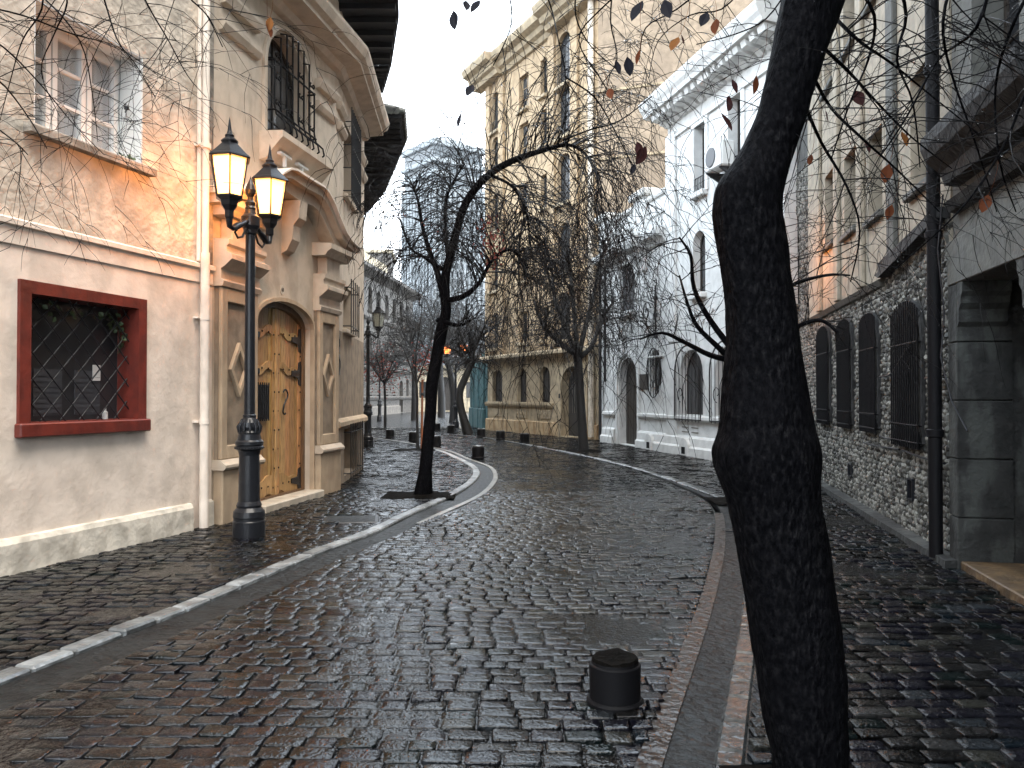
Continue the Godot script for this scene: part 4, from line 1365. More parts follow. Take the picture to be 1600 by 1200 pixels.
# ------------------------------------------------------------------ right: white house
func build_white_house() -> void:
	var h := front("white_house", "white stuccoed house with arched dark door and parapet", Vector2(3.014, -26.91), Vector2(4.88, -19.183))
	var R := 10.9
	var door := [1.62, 3.08, 0.03, 2.72, 0.7]
	var oval := [3.98, 4.86, 1.52, 2.86, 0.66, 0.66]
	var a1 := [6.0, 7.3, 1.06, 2.72, 0.62]
	var a2 := [7.95, 9.25, 1.06, 2.72, 0.62]
	var uw := [1.65, 2.92, 4.12, 5.62]
	var t1 := [6.78, 7.45, 4.1, 5.68, 0.32]
	var t2 := [6.93, 7.52, 6.62, 8.32]
	var t3 := [8.68, 9.25, 6.62, 8.40]
	var t4 := [8.6, 9.27, 4.1, 5.68, 0.32]
	part(h, "wall", wall(0.0, 5.3, -0.1, 6.0, 0.3, [door, oval, uw]), M.white)
	part(h, "tall_wall", wall(5.3, R, -0.1, 9.0, 0.3, [a1, a2, t1, t2, t3, t4]), M.white)
	var mb := MB.new()
	mb.box(V(0.0, 0, -4.0), V(5.3, 5.95, -0.9))
	mb.box(V(5.3, 0, -5.0), V(R, 9.0, -0.9))
	part(h, "light_block_core", mb, M.dark_room)  # added solid blocks that stop light and keep the interior dark
	mb = MB.new()
	mb.box(V(0.0, 5.95, -4.0), V(5.3, 6.02, -0.3))
	mb.box(V(5.3, 8.98, -5.0), V(R, 9.08, -0.3))
	mb.box(V(5.28, 5.9, -5.0), V(5.4, 9.0, -0.3))
	part(h, "roof", mb, M.white)
	# parapet with pedestals
	part(h, "parapet", wall(0.0, 5.3, 6.2, 7.12, 0.25, []), M.white)
	for e in [[0.0, 0.75], [3.05, 3.95]]:
		mb = MB.new()
		mb.box(V(e[0], 6.2, -0.28), V(e[1], 7.35, 0.10), 0.015)
		var p := part(h, "pedestal", mb, M.white_trim)
		mb = MB.new()
		mb.box(V(e[0] - 0.12, 7.35, -0.4), V(e[1] + 0.12, 7.55, 0.22), 0.03)
		part(p, "cap", mb, M.white_trim)
		for k in 6:
			mb = MB.new()
			mb.lathe([Vector2(0.07, 0.0), Vector2(0.06, 0.03), Vector2(0, 0.05)], 8)
			place(p, "rosette", mb.mesh(), M.white_trim, Transform3D(Basis(V(1, 0, 0), V(0, 0, 1), V(0, -1, 0)), V(lerpf(e[0] + 0.2, e[1] - 0.2, k % 2), 6.45 + 0.3 * (k / 2), 0.1)))
	for e in [[0.8, 3.0], [4.0, 5.3]]:
		mould(h, "parapet_rail", [Vector2(-0.26, 7.12), Vector2(0.06, 7.12), Vector2(0.09, 7.17), Vector2(0.09, 7.24), Vector2(-0.26, 7.26)], e[0], e[1], M.white_trim)
		mould(h, "parapet_rail", [Vector2(0, 6.62), Vector2(0.05, 6.63), Vector2(0.05, 6.70), Vector2(0, 6.71)], e[0] + 0.1, e[1] - 0.1, M.white_trim)
	mould(h, "cornice", [Vector2(0, 5.75), Vector2(0.08, 5.78), Vector2(0.16, 5.9), Vector2(0.34, 5.96), Vector2(0.38, 6.06), Vector2(0.38, 6.14), Vector2(0, 6.21)], 0.0, 5.29, M.white_trim)
	for u in [3.1, 3.62]:
		mb = MB.new()
		mb.prism(PackedVector2Array([Vector2(0, 5.15), Vector2(0.10, 5.2), Vector2(0.14, 5.4), Vector2(0.3, 5.6), Vector2(0.34, 5.85), Vector2(0, 5.85)]), u, u + 0.24, "x")
		part(h, "corbel", mb, M.white_trim)
	mould(h, "cornice", [Vector2(0, 5.82), Vector2(0.5, 5.84), Vector2(0.56, 6.0), Vector2(0.56, 6.22), Vector2(0, 6.25)], 2.98, 4.0, M.white_trim)
	# pilaster strip and big cornice with blocks on the tall part
	mb = MB.new()
	mb.box(V(5.28, 0.5, 0.0), V(5.85, 8.6, 0.07), 0.01)
	part(h, "pilaster", mb, M.white_trim)
	mould(h, "architrave", [Vector2(0, 8.42), Vector2(0.07, 8.43), Vector2(0.07, 8.5), Vector2(0, 8.51)], 5.3, R, M.white_trim)
	mould(h, "cornice", [Vector2(0, 8.95), Vector2(0.12, 8.98), Vector2(0.14, 9.08), Vector2(0.6, 9.12), Vector2(0.64, 9.22), Vector2(0.70, 9.30), Vector2(0.76, 9.44), Vector2(0.76, 9.5), Vector2(0, 9.62)], 5.05, R + 0.2, M.white_trim)
	for k in 17:
		mb = MB.new()
		var u := 5.3 + k * 0.34
		mb.prism(PackedVector2Array([Vector2(0, 8.82), Vector2(0.08, 8.83), Vector2(0.2, 8.93), Vector2(0.48, 8.97), Vector2(0.52, 9.11), Vector2(0, 9.11)]), u, u + (0.2 if k % 4 else 0.28), "x")
		part(h, "cornice_block", mb, M.white_trim)
	mb = MB.new()
	mb.box(V(6.3, 9.6, -1.2), V(8.6, 10.2, -0.1), 0.03)
	part(h, "attic_block", mb, M.white)
	# windows
	for e in [[t1, 0.06], [t2, 0.05], [t3, 0.05], [t4, 0.06]]:
		var w := window(h, e[0], 0.2, e[1], M.dark_wood, M.glass_dark, 1, 3, M.white_trim, 0.16, 0.13)
		if e[0][2] > 6.0:
			mb = MB.new()
			mb.ring(outline([e[0][0] - 0.14, e[0][1] + 0.14, 6.6, e[0][3] + 0.14]), outline(e[0], 0.001), 0.0, 0.05)
			part(w, "surround", mb, M.white_trim)
			mb = MB.new()
			for i in 8: bar(mb, V(lerpf(e[0][0], e[0][1], i / 7.0), 6.64, 0.03), V(lerpf(e[0][0], e[0][1], i / 7.0), 7.0, 0.03), 0.010, 4)
			bar(mb, V(e[0][0], 7.0, 0.03), V(e[0][1], 7.0, 0.03), 0.014, 4)
			part(w, "railing", mb, M.iron_far)
	# dark slatted shutter over the door
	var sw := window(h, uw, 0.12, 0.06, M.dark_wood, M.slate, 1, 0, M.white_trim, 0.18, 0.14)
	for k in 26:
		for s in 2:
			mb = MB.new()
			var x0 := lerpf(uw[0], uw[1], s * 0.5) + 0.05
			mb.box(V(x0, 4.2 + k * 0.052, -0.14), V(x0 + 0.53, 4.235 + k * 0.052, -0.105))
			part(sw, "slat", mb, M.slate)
	for e in [[uw[0] - 0.1, 3.55], [6.75, 3.5]]:
		for k in 8:
			mb = MB.new()
			var s := -1.0 if k % 2 else 1.0
			var u: float = e[0] + 0.1 + (k / 2) * 0.3
			mb.prism(PackedVector2Array([Vector2(u - 0.13, e[1] + s * 0.15), Vector2(u - 0.09, e[1] + s * 0.17), Vector2(u + 0.13, e[1] - s * 0.15), Vector2(u + 0.09, e[1] - s * 0.17)]), 0.0, 0.04)
			part(h, "lattice_relief", mb, M.white_trim)
	mb = MB.new()
	mb.ring(outline([1.40, 3.30, -0.05, 2.94, 0.85]), outline([1.53, 3.17, -0.05, 2.81, 0.76]), 0.0, 0.05)
	part(h, "door_surround", mb, M.white_trim)
	mb = MB.new()
	mb.prism(outline(door, 0.002), -0.29, -0.24)
	var dp := part(h, "door", mb, M.dark_wood)
	for k in 7:
		mb = MB.new()
		mb.box(V(1.66 + k * 0.2, 0.1, -0.24), V(1.84 + k * 0.2, 2.0, -0.22), 0.006)
		part(dp, "plank", mb, M.dark_wood)
	# oval window and round headed windows with wrought iron
	window(h, oval, 0.16, 0.05, M.dark_wood, M.glass_dark, 0, 0)
	mb = MB.new()
	mb.ring(outline([3.96, 4.88, 1.48, 2.9, 0.7, 0.7]), outline([3.98, 4.86, 1.5, 2.88, 0.69, 0.69]), 0.05, 0.08)
	var og := part(h, "oval_grille", mb, M.iron_far)
	for k in 5:
		var u := 4.08 + k * 0.17
		var dy := 0.66 * sqrt(maxf(0.0, 1 - pow((u - 4.42) / 0.46, 2)))
		mb = MB.new()
		bar(mb, V(u, 2.19 - dy, 0.065), V(u, 2.19 + dy, 0.065), 0.012, 4)
		part(og, "bar", mb, M.iron_far)
	for s in [-1.0, 1.0]:
		mb = MB.new()
		path(mb, spiral(V(4.42 + s * 0.14, 1.85, 0.07), 0.14, 0.04, PI / 2, PI / 2 + s * 6.0, 16), 0.012, 4)
		path(mb, spiral(V(4.42 + s * 0.14, 2.5, 0.07), 0.14, 0.04, -PI / 2, -PI / 2 - s * 6.0, 16), 0.012, 4)
		part(og, "scroll", mb, M.iron_far)
	for a in [a1, a2]:
		window(h, a, 0.2, 0.05, M.dark_wood, M.glass_dark, 1, 1)
		mb = MB.new()
		mb.ring(outline([a[0] - 0.10, a[1] + 0.10, 0.92, a[3] + 0.12, 0.72]), outline([a[0] - 0.075, a[1] + 0.075, 0.95, a[3] + 0.09, 0.70]), 0.10, 0.125)
		var ag := part(h, "window_grille", mb, M.iron_far)
		for k in 8:
			var u := lerpf(a[0], a[1], k / 7.0)
			mb = MB.new()
			bar(mb, V(u, 0.88, 0.112), V(u, 2.08 + 0.62 * sqrt(maxf(0.0, 1 - pow((u - (a[0] + a[1]) / 2) / 0.73, 2))), 0.112), 0.010, 4)
			part(ag, "bar", mb, M.iron_far)
		for s in [-1.0, 1.0]:
			mb = MB.new()
			path(mb, spiral(V((a[0] + a[1]) / 2 + s * 0.36, 1.6, 0.12), 0.22, 0.05, -PI / 2, -PI / 2 + s * 6.0, 18), 0.012, 4)
			path(mb, [V((a[0] + a[1]) / 2, 2.1, 0.12), V((a[0] + a[1]) / 2 + s * 0.2, 1.8, 0.12), V((a[0] + a[1]) / 2 + s * 0.26, 1.1, 0.12)], 0.012, 4)
			part(ag, "scroll", mb, M.iron_far)
	# courses at the foot
	mould(h, "sill_course", [Vector2(0, 0.88), Vector2(0.06, 0.89), Vector2(0.11, 0.94), Vector2(0.11, 1.01), Vector2(0, 1.04)], 3.32, R, M.white_trim)
	mould(h, "sill_course", [Vector2(0, 0.88), Vector2(0.06, 0.89), Vector2(0.11, 0.94), Vector2(0.11, 1.01), Vector2(0, 1.04)], 0.3, 1.38, M.white_trim)
	for e in [[0.3, 1.38], [3.32, R]]:
		mould(h, "plinth", [Vector2(0, -0.1), Vector2(0.17, -0.1), Vector2(0.17, 0.22), Vector2(0.12, 0.27), Vector2(0.10, 0.46), Vector2(0.06, 0.5), Vector2(0, 0.52)], e[0], e[1], M.white)
	for u in [4.35, 6.6]:
		mb = MB.new()
		mb.prism(outline([u - 0.24, u + 0.24, 0.0, 0.46, 0.2]), 0.1, 0.20)
		var vent := part(h, "vent", mb, M.white_trim)
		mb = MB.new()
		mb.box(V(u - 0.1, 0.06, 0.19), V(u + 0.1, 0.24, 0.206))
		part(vent, "shade_plate", mb, M.iron_black)  # solid plate, the shade inside the vent hole is put into its colour
	for k in 4:
		mb = MB.new()
		mb.box(V(6.15 + (k % 2) * 0.55, 0.72 - (k / 2) * 0.12, 0.0), V(6.5 + (k % 2) * 0.55, 0.745 - (k / 2) * 0.12, 0.02))
		part(h, "vent_slot", mb, M.stone_grey)
	mb = MB.new()
	path(mb, [V(0.13, 0.1, 0.1), V(0.13, 5.8, 0.1)], 0.055, 8)
	path(mb, [V(0.55, 2.0, 0.08), V(0.55, 5.8, 0.08)], 0.045, 8)
	part(h, "rain_pipe", mb, M.iron_far)
	mb = MB.new()
	mb.box(V(3.33, 1.72, 0.0), V(3.95, 2.18, 0.03), 0.006)
	part(h, "plaque", mb, M.bronze)
	mb = MB.new()
	mb.box(V(3.86, 2.62, 0.0), V(5.0, 2.67, 0.08), 0.01)
	part(h, "oval_hood", mb, M.white_trim)
	# scrolled lamp bracket
	var b := thing("iron_bracket", "scrolled wrought iron bracket on the white house wall", "bracket", h.transform * V(4.55, 3.2, 0.0), h.rotation.y)
	mb = MB.new()
	path(mb, [V(0, 0, 0.05), V(0, 1.45, 0.05)], 0.028, 6)
	mb.lathe([Vector2(0.0, -0.06), Vector2(0.06, -0.03), Vector2(0.07, 0.06), Vector2(0.03, 0.14)], 8, V(0, 0, 0.05))
	for v in [0.62, 1.1]: mb.lathe([Vector2(0.03, v - 0.07), Vector2(0.07, v - 0.03), Vector2(0.07, v + 0.03), Vector2(0.03, v + 0.07)], 8, V(0, 0, 0.05))
	part(b, "pole", mb, M.iron_far)
	mb = MB.new()
	path(mb, [V(-0.05, 0.1, 0.05), V(-0.32, 0.35, 0.2), V(-0.45, 0.5, 0.3)], 0.018, 5)
	path(mb, spiral(V(-0.28, 0.72, 0.2), 0.3, 0.05, 0.3, 9.5, 40), 0.02, 5)
	part(b, "scroll", mb, M.iron_far)
	mb = MB.new()
	path(mb, [V(0, 0.95, 0.05), V(-0.2, 1.05, 0.15), V(-0.26, 1.28, 0.2), V(-0.05, 1.3, 0.1)], 0.018, 5)
	path(mb, [V(-0.05, 1.08, 0.06), V(-0.16, 1.12, 0.12), V(-0.18, 1.2, 0.12)], 0.014, 5)
	part(b, "arm", mb, M.iron_far)
	# air conditioner
	var ac := thing("air_conditioner", "white air conditioner unit on the white house beside the trunk", "air conditioner", h.transform * V(8.72, 6.75, 0.12), h.rotation.y)
	mb = MB.new()
	mb.box(V(-0.42, 0, 0), V(0.42, 0.58, 0.34), 0.03)
	part(ac, "casing", mb, M.metal_white)
	mb = MB.new()
	mb.lathe([Vector2(0.0, 0.0), Vector2(0.23, 0.0), Vector2(0.23, 0.015), Vector2(0.2, 0.02), Vector2(0, 0.02)], 18)
	place(ac, "fan_grille", mb.mesh(), M.slate, Transform3D(Basis(V(1, 0, 0), V(0, 0, 1), V(0, -1, 0)), V(-0.1, 0.3, 0.34)))
	for s in [-0.3, 0.3]:
		mb = MB.new()
		mb.prism(PackedVector2Array([Vector2(-0.12, -0.3), Vector2(0.34, -0.03), Vector2(0.34, 0.0), Vector2(-0.12, 0.0)]), s - 0.02, s + 0.02, "x")
		part(ac, "bracket", mb, M.iron_far)

# ------------------------------------------------------------------ right: rubble fronted house and its portal
func build_rubble_house() -> void:
	var L := Vector2(6.3, -18.6)
	var R := Vector2(4.049, -7.339)
	var h := front("rubble_house", "grimy house with rubble stone ground floor and barred windows", L, R)
	var P := 11.45
	var low := []
	for e in [[4.95, 5.85, 1.2, 2.66], [6.68, 7.46, 1.2, 2.62], [8.16, 8.9, 1.2, 2.56], [9.74, 10.66, 1.12, 2.52]]: low.append(e + [0.4])
	var up := [[5.3, 6.1, 4.02, 5.2], [6.82, 7.62, 3.92, 5.08], [8.32, 9.02, 3.82, 4.9], [10.2, 10.98, 3.72, 4.95], [5.3, 6.1, 6.6, 8.2], [6.82, 7.62, 6.6, 8.2], [8.32, 9.02, 6.6, 8.2], [10.2, 10.98, 6.6, 8.2]]
	part(h, "lower_wall", wall(1.0, P, -0.1, 2.95, 0.35, low), M.mortar)
	part(h, "upper_wall", wall(3.6, P, 2.95, 12.0, 0.3, up), M.pale)
	var bay := [1.6, 2.5, 3.4, 5.2]
	part(h, "bay_wall", wall(1.0, 3.6, 2.95, 12.0, 0.3, [bay]), M.mortar)
	var mb := MB.new()
	mb.box(V(1.0, 0.0, -5.0), V(24.0, 12.0, -1.2))
	part(h, "light_block_core", mb, M.dark_room)  # solid core added out of sight to block light
	mb = MB.new()
	mb.box(V(1.0, 12.0, -5.0), V(24.0, 12.2, 0.3))
	part(h, "roof", mb, M.slate)
	# rubble stones: a dense skin of broken pieces
	var rng := RandomNumberGenerator.new()
	rng.seed = 21
	var kinds: Array[MB] = []
	var meshes: Array[ArrayMesh] = []
	for k in 16:
		var s := MB.new()
		var g := rng.randf_range(0.015, 0.06)
		if rng.randf() < 0.68: g = rng.randf_range(0.07, 0.19)
		s.col = Color(g, g * 0.985, g * 0.87)
		var ring := []
		var n := 5 + k % 2
		for i in n:
			var a := TAU * (i + rng.randf_range(-0.3, 0.3)) / n
			ring.append(V(cos(a) * rng.randf_range(0.38, 0.6), sin(a) * rng.randf_range(0.38, 0.6), 0))
		var topc := V(rng.randf_range(-0.15, 0.15), rng.randf_range(-0.15, 0.15), rng.randf_range(0.5, 1.0))
		for i in n:
			var a: Vector3 = ring[i]
			var b: Vector3 = ring[(i + 1) % n]
			var ai := a * 0.6 + V(0, 0, topc.z * 0.75)
			var bi := b * 0.6 + V(0, 0, topc.z * 0.75)
			s.face([a, b, bi, ai], V(0, 0, -0.3))
			s.face([ai, bi, topc], V(0, 0, -0.3))
		kinds.append(s)
		meshes.append(s.mesh())
	var rest := MB.new()
	var singles := 0
	var list := []
	for e in [[3.3, P - 0.02, -0.05, 2.95], [9.3, P - 0.02, 2.95, 3.25], [1.05, 3.6, -0.05, 6.0]]:
		var v: float = e[2]
		while v < e[3]:
			var u: float = e[0] + rng.randf() * 0.05
			while u < e[1]:
				var z := rng.randf_range(0.05, 0.095)
				var p := V(u + rng.randf_range(-0.015, 0.015), v + rng.randf_range(-0.015, 0.015), -0.012)
				var ok := true
				for o in low + [bay]:
					if p.x > o[0] - 0.02 and p.x < o[1] + 0.02 and p.y > o[2] - 0.02 and p.y < o[3] + 0.0: ok = false
				for o in [[7.05, 7.35, 0.36, 0.6], [10.05, 10.3, 0.4, 0.68]]:
					if p.x > o[0] and p.x < o[1] and p.y > o[2] and p.y < o[3]: ok = false
				if ok: list.append([p, z, rng.randi() % 16, rng.randf() * TAU])
				u += z * 0.78
			v += 0.058
	list.sort_custom(func(a, b): return a[0].x > b[0].x)
	for s in list:
		var t := Transform3D(Basis(V(0, 0, 1), s[3]) * Basis.from_euler(V(rng.randf_range(-0.35, 0.35), rng.randf_range(-0.35, 0.35), 0)) * Basis.from_scale(V(s[1] * rng.randf_range(0.9, 1.5), s[1] * 1.05, s[1] * 0.55)), s[0])
		if singles < 300 and s[0].y < 3.0 and s[1] > 0.075:
			singles += 1
			place(h, "rubble_stone", meshes[s[2]], M.rubble, t)
		else:
			rest.merge(kinds[s[2]], t)
	part(h, "rubble_stones", rest, M.rubble).set_meta("kind", "stuff")
	# barred windows
	for o in low:
		window(h, o, 0.2, 0.05, M.dark_wood, M.glass_dull, 1, 2)
		mb = MB.new()
		mb.ring(outline([o[0] - 0.04, o[1] + 0.04, o[2] - 0.06, o[3] + 0.06, 0.43]), outline(o, 0.02), 0.01, 0.045)
		part(h, "window_surround", mb, M.soot)
		var g: MeshInstance3D
		for v in [o[2] - 0.06, o[2] + 0.12, o[3] - 0.42]:
			mb = MB.new()
			path(mb, [V(o[0] - 0.03, v, 0.03), V(o[0] - 0.03, v, 0.085), V(o[1] + 0.03, v, 0.085), V(o[1] + 0.03, v, 0.03)], 0.012, 5)
			if g: part(g, "rail", mb, M.iron_black)
			else: g = part(h, "window_grille", mb, M.iron_black)
		for k in 13:
			var u := lerpf(o[0] - 0.03, o[1] + 0.03, k / 12.0)
			mb = MB.new()
			bar(mb, V(u, o[2] - 0.12, 0.085), V(u, o[3] - 0.3 + 0.34 * sqrt(maxf(0.0, 1 - pow((u - (o[0] + o[1]) / 2) / 0.66, 2))), 0.085), 0.010, 5)
			part(g, "bar", mb, M.iron_black)
		mb = MB.new()
		mb.box(V(o[0] - 0.02, o[2] - 0.12, 0.06), V(o[1] + 0.02, o[2] + 0.06, 0.072))
		part(g, "panel", mb, M.iron_black)
	for e in [[7.08, 7.32, 0.38, 0.58], [10.08, 10.27, 0.42, 0.66]]:
		mb = MB.new()
		mb.ring(outline(e), outline(e, 0.02), -0.02, 0.03)
		var vt := part(h, "vent", mb, M.iron)
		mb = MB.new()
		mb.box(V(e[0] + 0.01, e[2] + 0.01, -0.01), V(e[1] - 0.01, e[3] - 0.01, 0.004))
		part(vt, "shade_plate", mb, M.iron_black)  # black plate painted as the shaded hole, nothing is cut behind it
	# conduits across the stones
	for e in [[10.0, 11.4, 0.95, 0.92], [8.2, 9.9, 0.93, 0.95], [9.1, 9.55, 1.78, 1.79], [10.85, 11.4, 1.72, 1.74], [9.05, 9.6, 1.06, 1.05]]:
		mb = MB.new()
		path(mb, [V(e[0], e[2], 0.055), V((e[0] + e[1]) / 2, (e[2] + e[3]) / 2 - 0.01, 0.06), V(e[1], e[3], 0.055)], 0.013, 6)
		part(h, "conduit", mb, M.iron)
	# plaster above: window reveals, pilasters, ledge
	for o in up:
		window(h, o, 0.22, 0.05, M.dark_wood, M.glass_dull, 1, 2, M.pale_grey, 0.07, 0.08)
	for u in [4.75, 6.28, 7.85, 9.42]:
		mb = MB.new()
		mb.box(V(u, 3.0, 0.0), V(u + 0.3, 12.0, 0.06), 0.012)
		part(h, "pilaster", mb, M.pale_grey if u > 9 else M.pale)
	mb = MB.new()
	mb.prism(PackedVector2Array([Vector2(9.15, 3.0), Vector2(9.3, 3.02), Vector2(9.3, 3.12), Vector2(10.3, 3.2), Vector2(P, 3.3), Vector2(P, 3.2), Vector2(10.2, 3.05), Vector2(9.3, 2.95)]), 0.0, 0.13)
	part(h, "ledge", mb, M.soot)
	mould(h, "ledge", [Vector2(0, 2.86), Vector2(0.05, 2.88), Vector2(0.09, 2.95), Vector2(0, 3.0)], 3.7, 9.15, M.pale_grey)
	window(h, bay, 0.2, 0.06, M.paint_white, M.glass_dull, 1, 3, M.pale_grey)
	mb = MB.new()
	for v in [3.3, 3.75]: path(mb, [V(1.5, v, 0.0), V(1.5, v, 0.3), V(2.6, v, 0.3), V(2.6, v, 0.0)], 0.015, 4)
	for k in 10: bar(mb, V(1.5 + k * 0.122, 3.3, 0.3), V(1.5 + k * 0.122, 3.75, 0.3), 0.01, 4)
	part(h, "balcony_rail", mb, M.iron)
	mb = MB.new()
	path(mb, [V(P - 0.06, 0.05, 0.13), V(P - 0.06, 12.0, 0.13)], 0.062, 12)
	var rp := part(h, "rain_pipe", mb, M.iron_black)
	for v in [1.2, 3.05, 4.6]:
		mb = MB.new()
		mb.lathe([Vector2(0.06, v - 0.04), Vector2(0.078, v - 0.03), Vector2(0.078, v + 0.03), Vector2(0.06, v + 0.04)], 12, V(P - 0.06, 0, 0.13))
		part(rp, "collar", mb, M.iron_black)
	mb = MB.new()
	path(mb, [V(P + 0.05, 3.4, 0.08), V(P + 0.02, 2.9, 0.12), V(P + 0.06, 2.3, 0.08), V(P + 0.02, 1.9, 0.1), V(P + 0.3, 1.5, 0.1), V(P + 0.62, 1.25, 0.08)], 0.008, 5)
	part(h, "cable", mb, M.iron)
	# stone portal at the right edge
	var f := h.transform
	var p := thing("stone_portal", "dark stone doorway with stepped corbels at the right edge", "doorway", f * V(P + 0.06, 0, 0), h.rotation.y)
	var o0 := 0.22
	var o1 := 1.62
	var H := 2.62
	part(p, "wall", wall(0.0, 12.0, 2.95, 12.0, 0.4, [[0.5, 1.45, 3.98, 6.2]]), M.pale_grey)
	# coursed jamb blocks and lintel
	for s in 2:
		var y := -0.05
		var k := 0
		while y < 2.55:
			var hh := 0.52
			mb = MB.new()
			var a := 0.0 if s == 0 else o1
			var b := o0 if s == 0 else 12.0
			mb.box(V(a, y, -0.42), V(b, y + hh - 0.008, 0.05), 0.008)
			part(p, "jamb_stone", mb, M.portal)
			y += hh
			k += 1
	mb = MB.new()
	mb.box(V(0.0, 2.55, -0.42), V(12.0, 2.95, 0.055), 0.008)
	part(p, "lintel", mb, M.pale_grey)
	for s in 2:
		mb = MB.new()
		var q := PackedVector2Array()
		for e in [[0.0, 2.552], [0.14, 2.552], [0.135, 2.46], [0.10, 2.42], [0.095, 2.36], [0.05, 2.31], [0.045, 2.2], [0.0, 2.16]]:
			q.append(Vector2(o0 + e[0] if s == 0 else o1 - e[0], e[1]))
		mb.prism(q, -0.35, 0.045)
		part(p, "corbel", mb, M.portal)
	mb = MB.new()
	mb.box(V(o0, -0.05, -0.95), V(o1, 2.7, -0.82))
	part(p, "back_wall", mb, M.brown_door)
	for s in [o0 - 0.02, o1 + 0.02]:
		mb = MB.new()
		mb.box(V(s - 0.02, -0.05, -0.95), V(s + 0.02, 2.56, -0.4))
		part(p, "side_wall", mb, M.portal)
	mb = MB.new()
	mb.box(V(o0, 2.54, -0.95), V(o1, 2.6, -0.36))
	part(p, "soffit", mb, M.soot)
	mb = MB.new()
	mb.box(V(o0, -0.05, -0.84), V(o1, 0.085, 0.03), 0.01)
	part(p, "threshold", mb, M.threshold)
	mb = MB.new()
	mb.box(V(o0 + 0.14, 0.085, -0.82), V(o1 - 0.14, 2.3, -0.76), 0.01)
	var dd := part(p, "door", mb, M.brown_door)
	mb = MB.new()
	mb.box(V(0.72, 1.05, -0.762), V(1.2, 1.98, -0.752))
	var dg := part(dd, "grille_shade_panel", mb, M.iron_black)  # black sheet, its colour stands in for the shade behind the bars
	for k in 7:
		mb = MB.new()
		bar(mb, V(0.71, 1.1 + k * 0.14, -0.745), V(1.21, 1.1 + k * 0.14, -0.745), 0.007, 5)
		part(dg, "bar", mb, M.bronze)
	for k in 3:
		mb = MB.new()
		bar(mb, V(0.8 + k * 0.16, 1.04, -0.75), V(0.8 + k * 0.16, 1.99, -0.75), 0.006, 5)
		part(dg, "bar", mb, M.bronze)
	window(p, [0.5, 1.45, 3.98, 6.2], 0.25, 0.06, M.dark_wood, M.glass_dull, 1, 3)
	mould(p, "balcony_ledge", [Vector2(0, 3.42), Vector2(0.12, 3.44), Vector2(0.16, 3.55), Vector2(0.28, 3.66), Vector2(0.32, 3.76), Vector2(0.32, 3.86), Vector2(0, 3.92)], 0.16, 2.2, M.soot)
	mould(p, "moulding", [Vector2(0, 3.18), Vector2(0.08, 3.2), Vector2(0.13, 3.28), Vector2(0, 3.32)], 0.14, 2.3, M.soot)
	mould(p, "kerb_stone", [Vector2(0, -0.05), Vector2(0.16, -0.05), Vector2(0.15, 0.08), Vector2(0, 0.09)], -8.0, 0.2, M.portal)

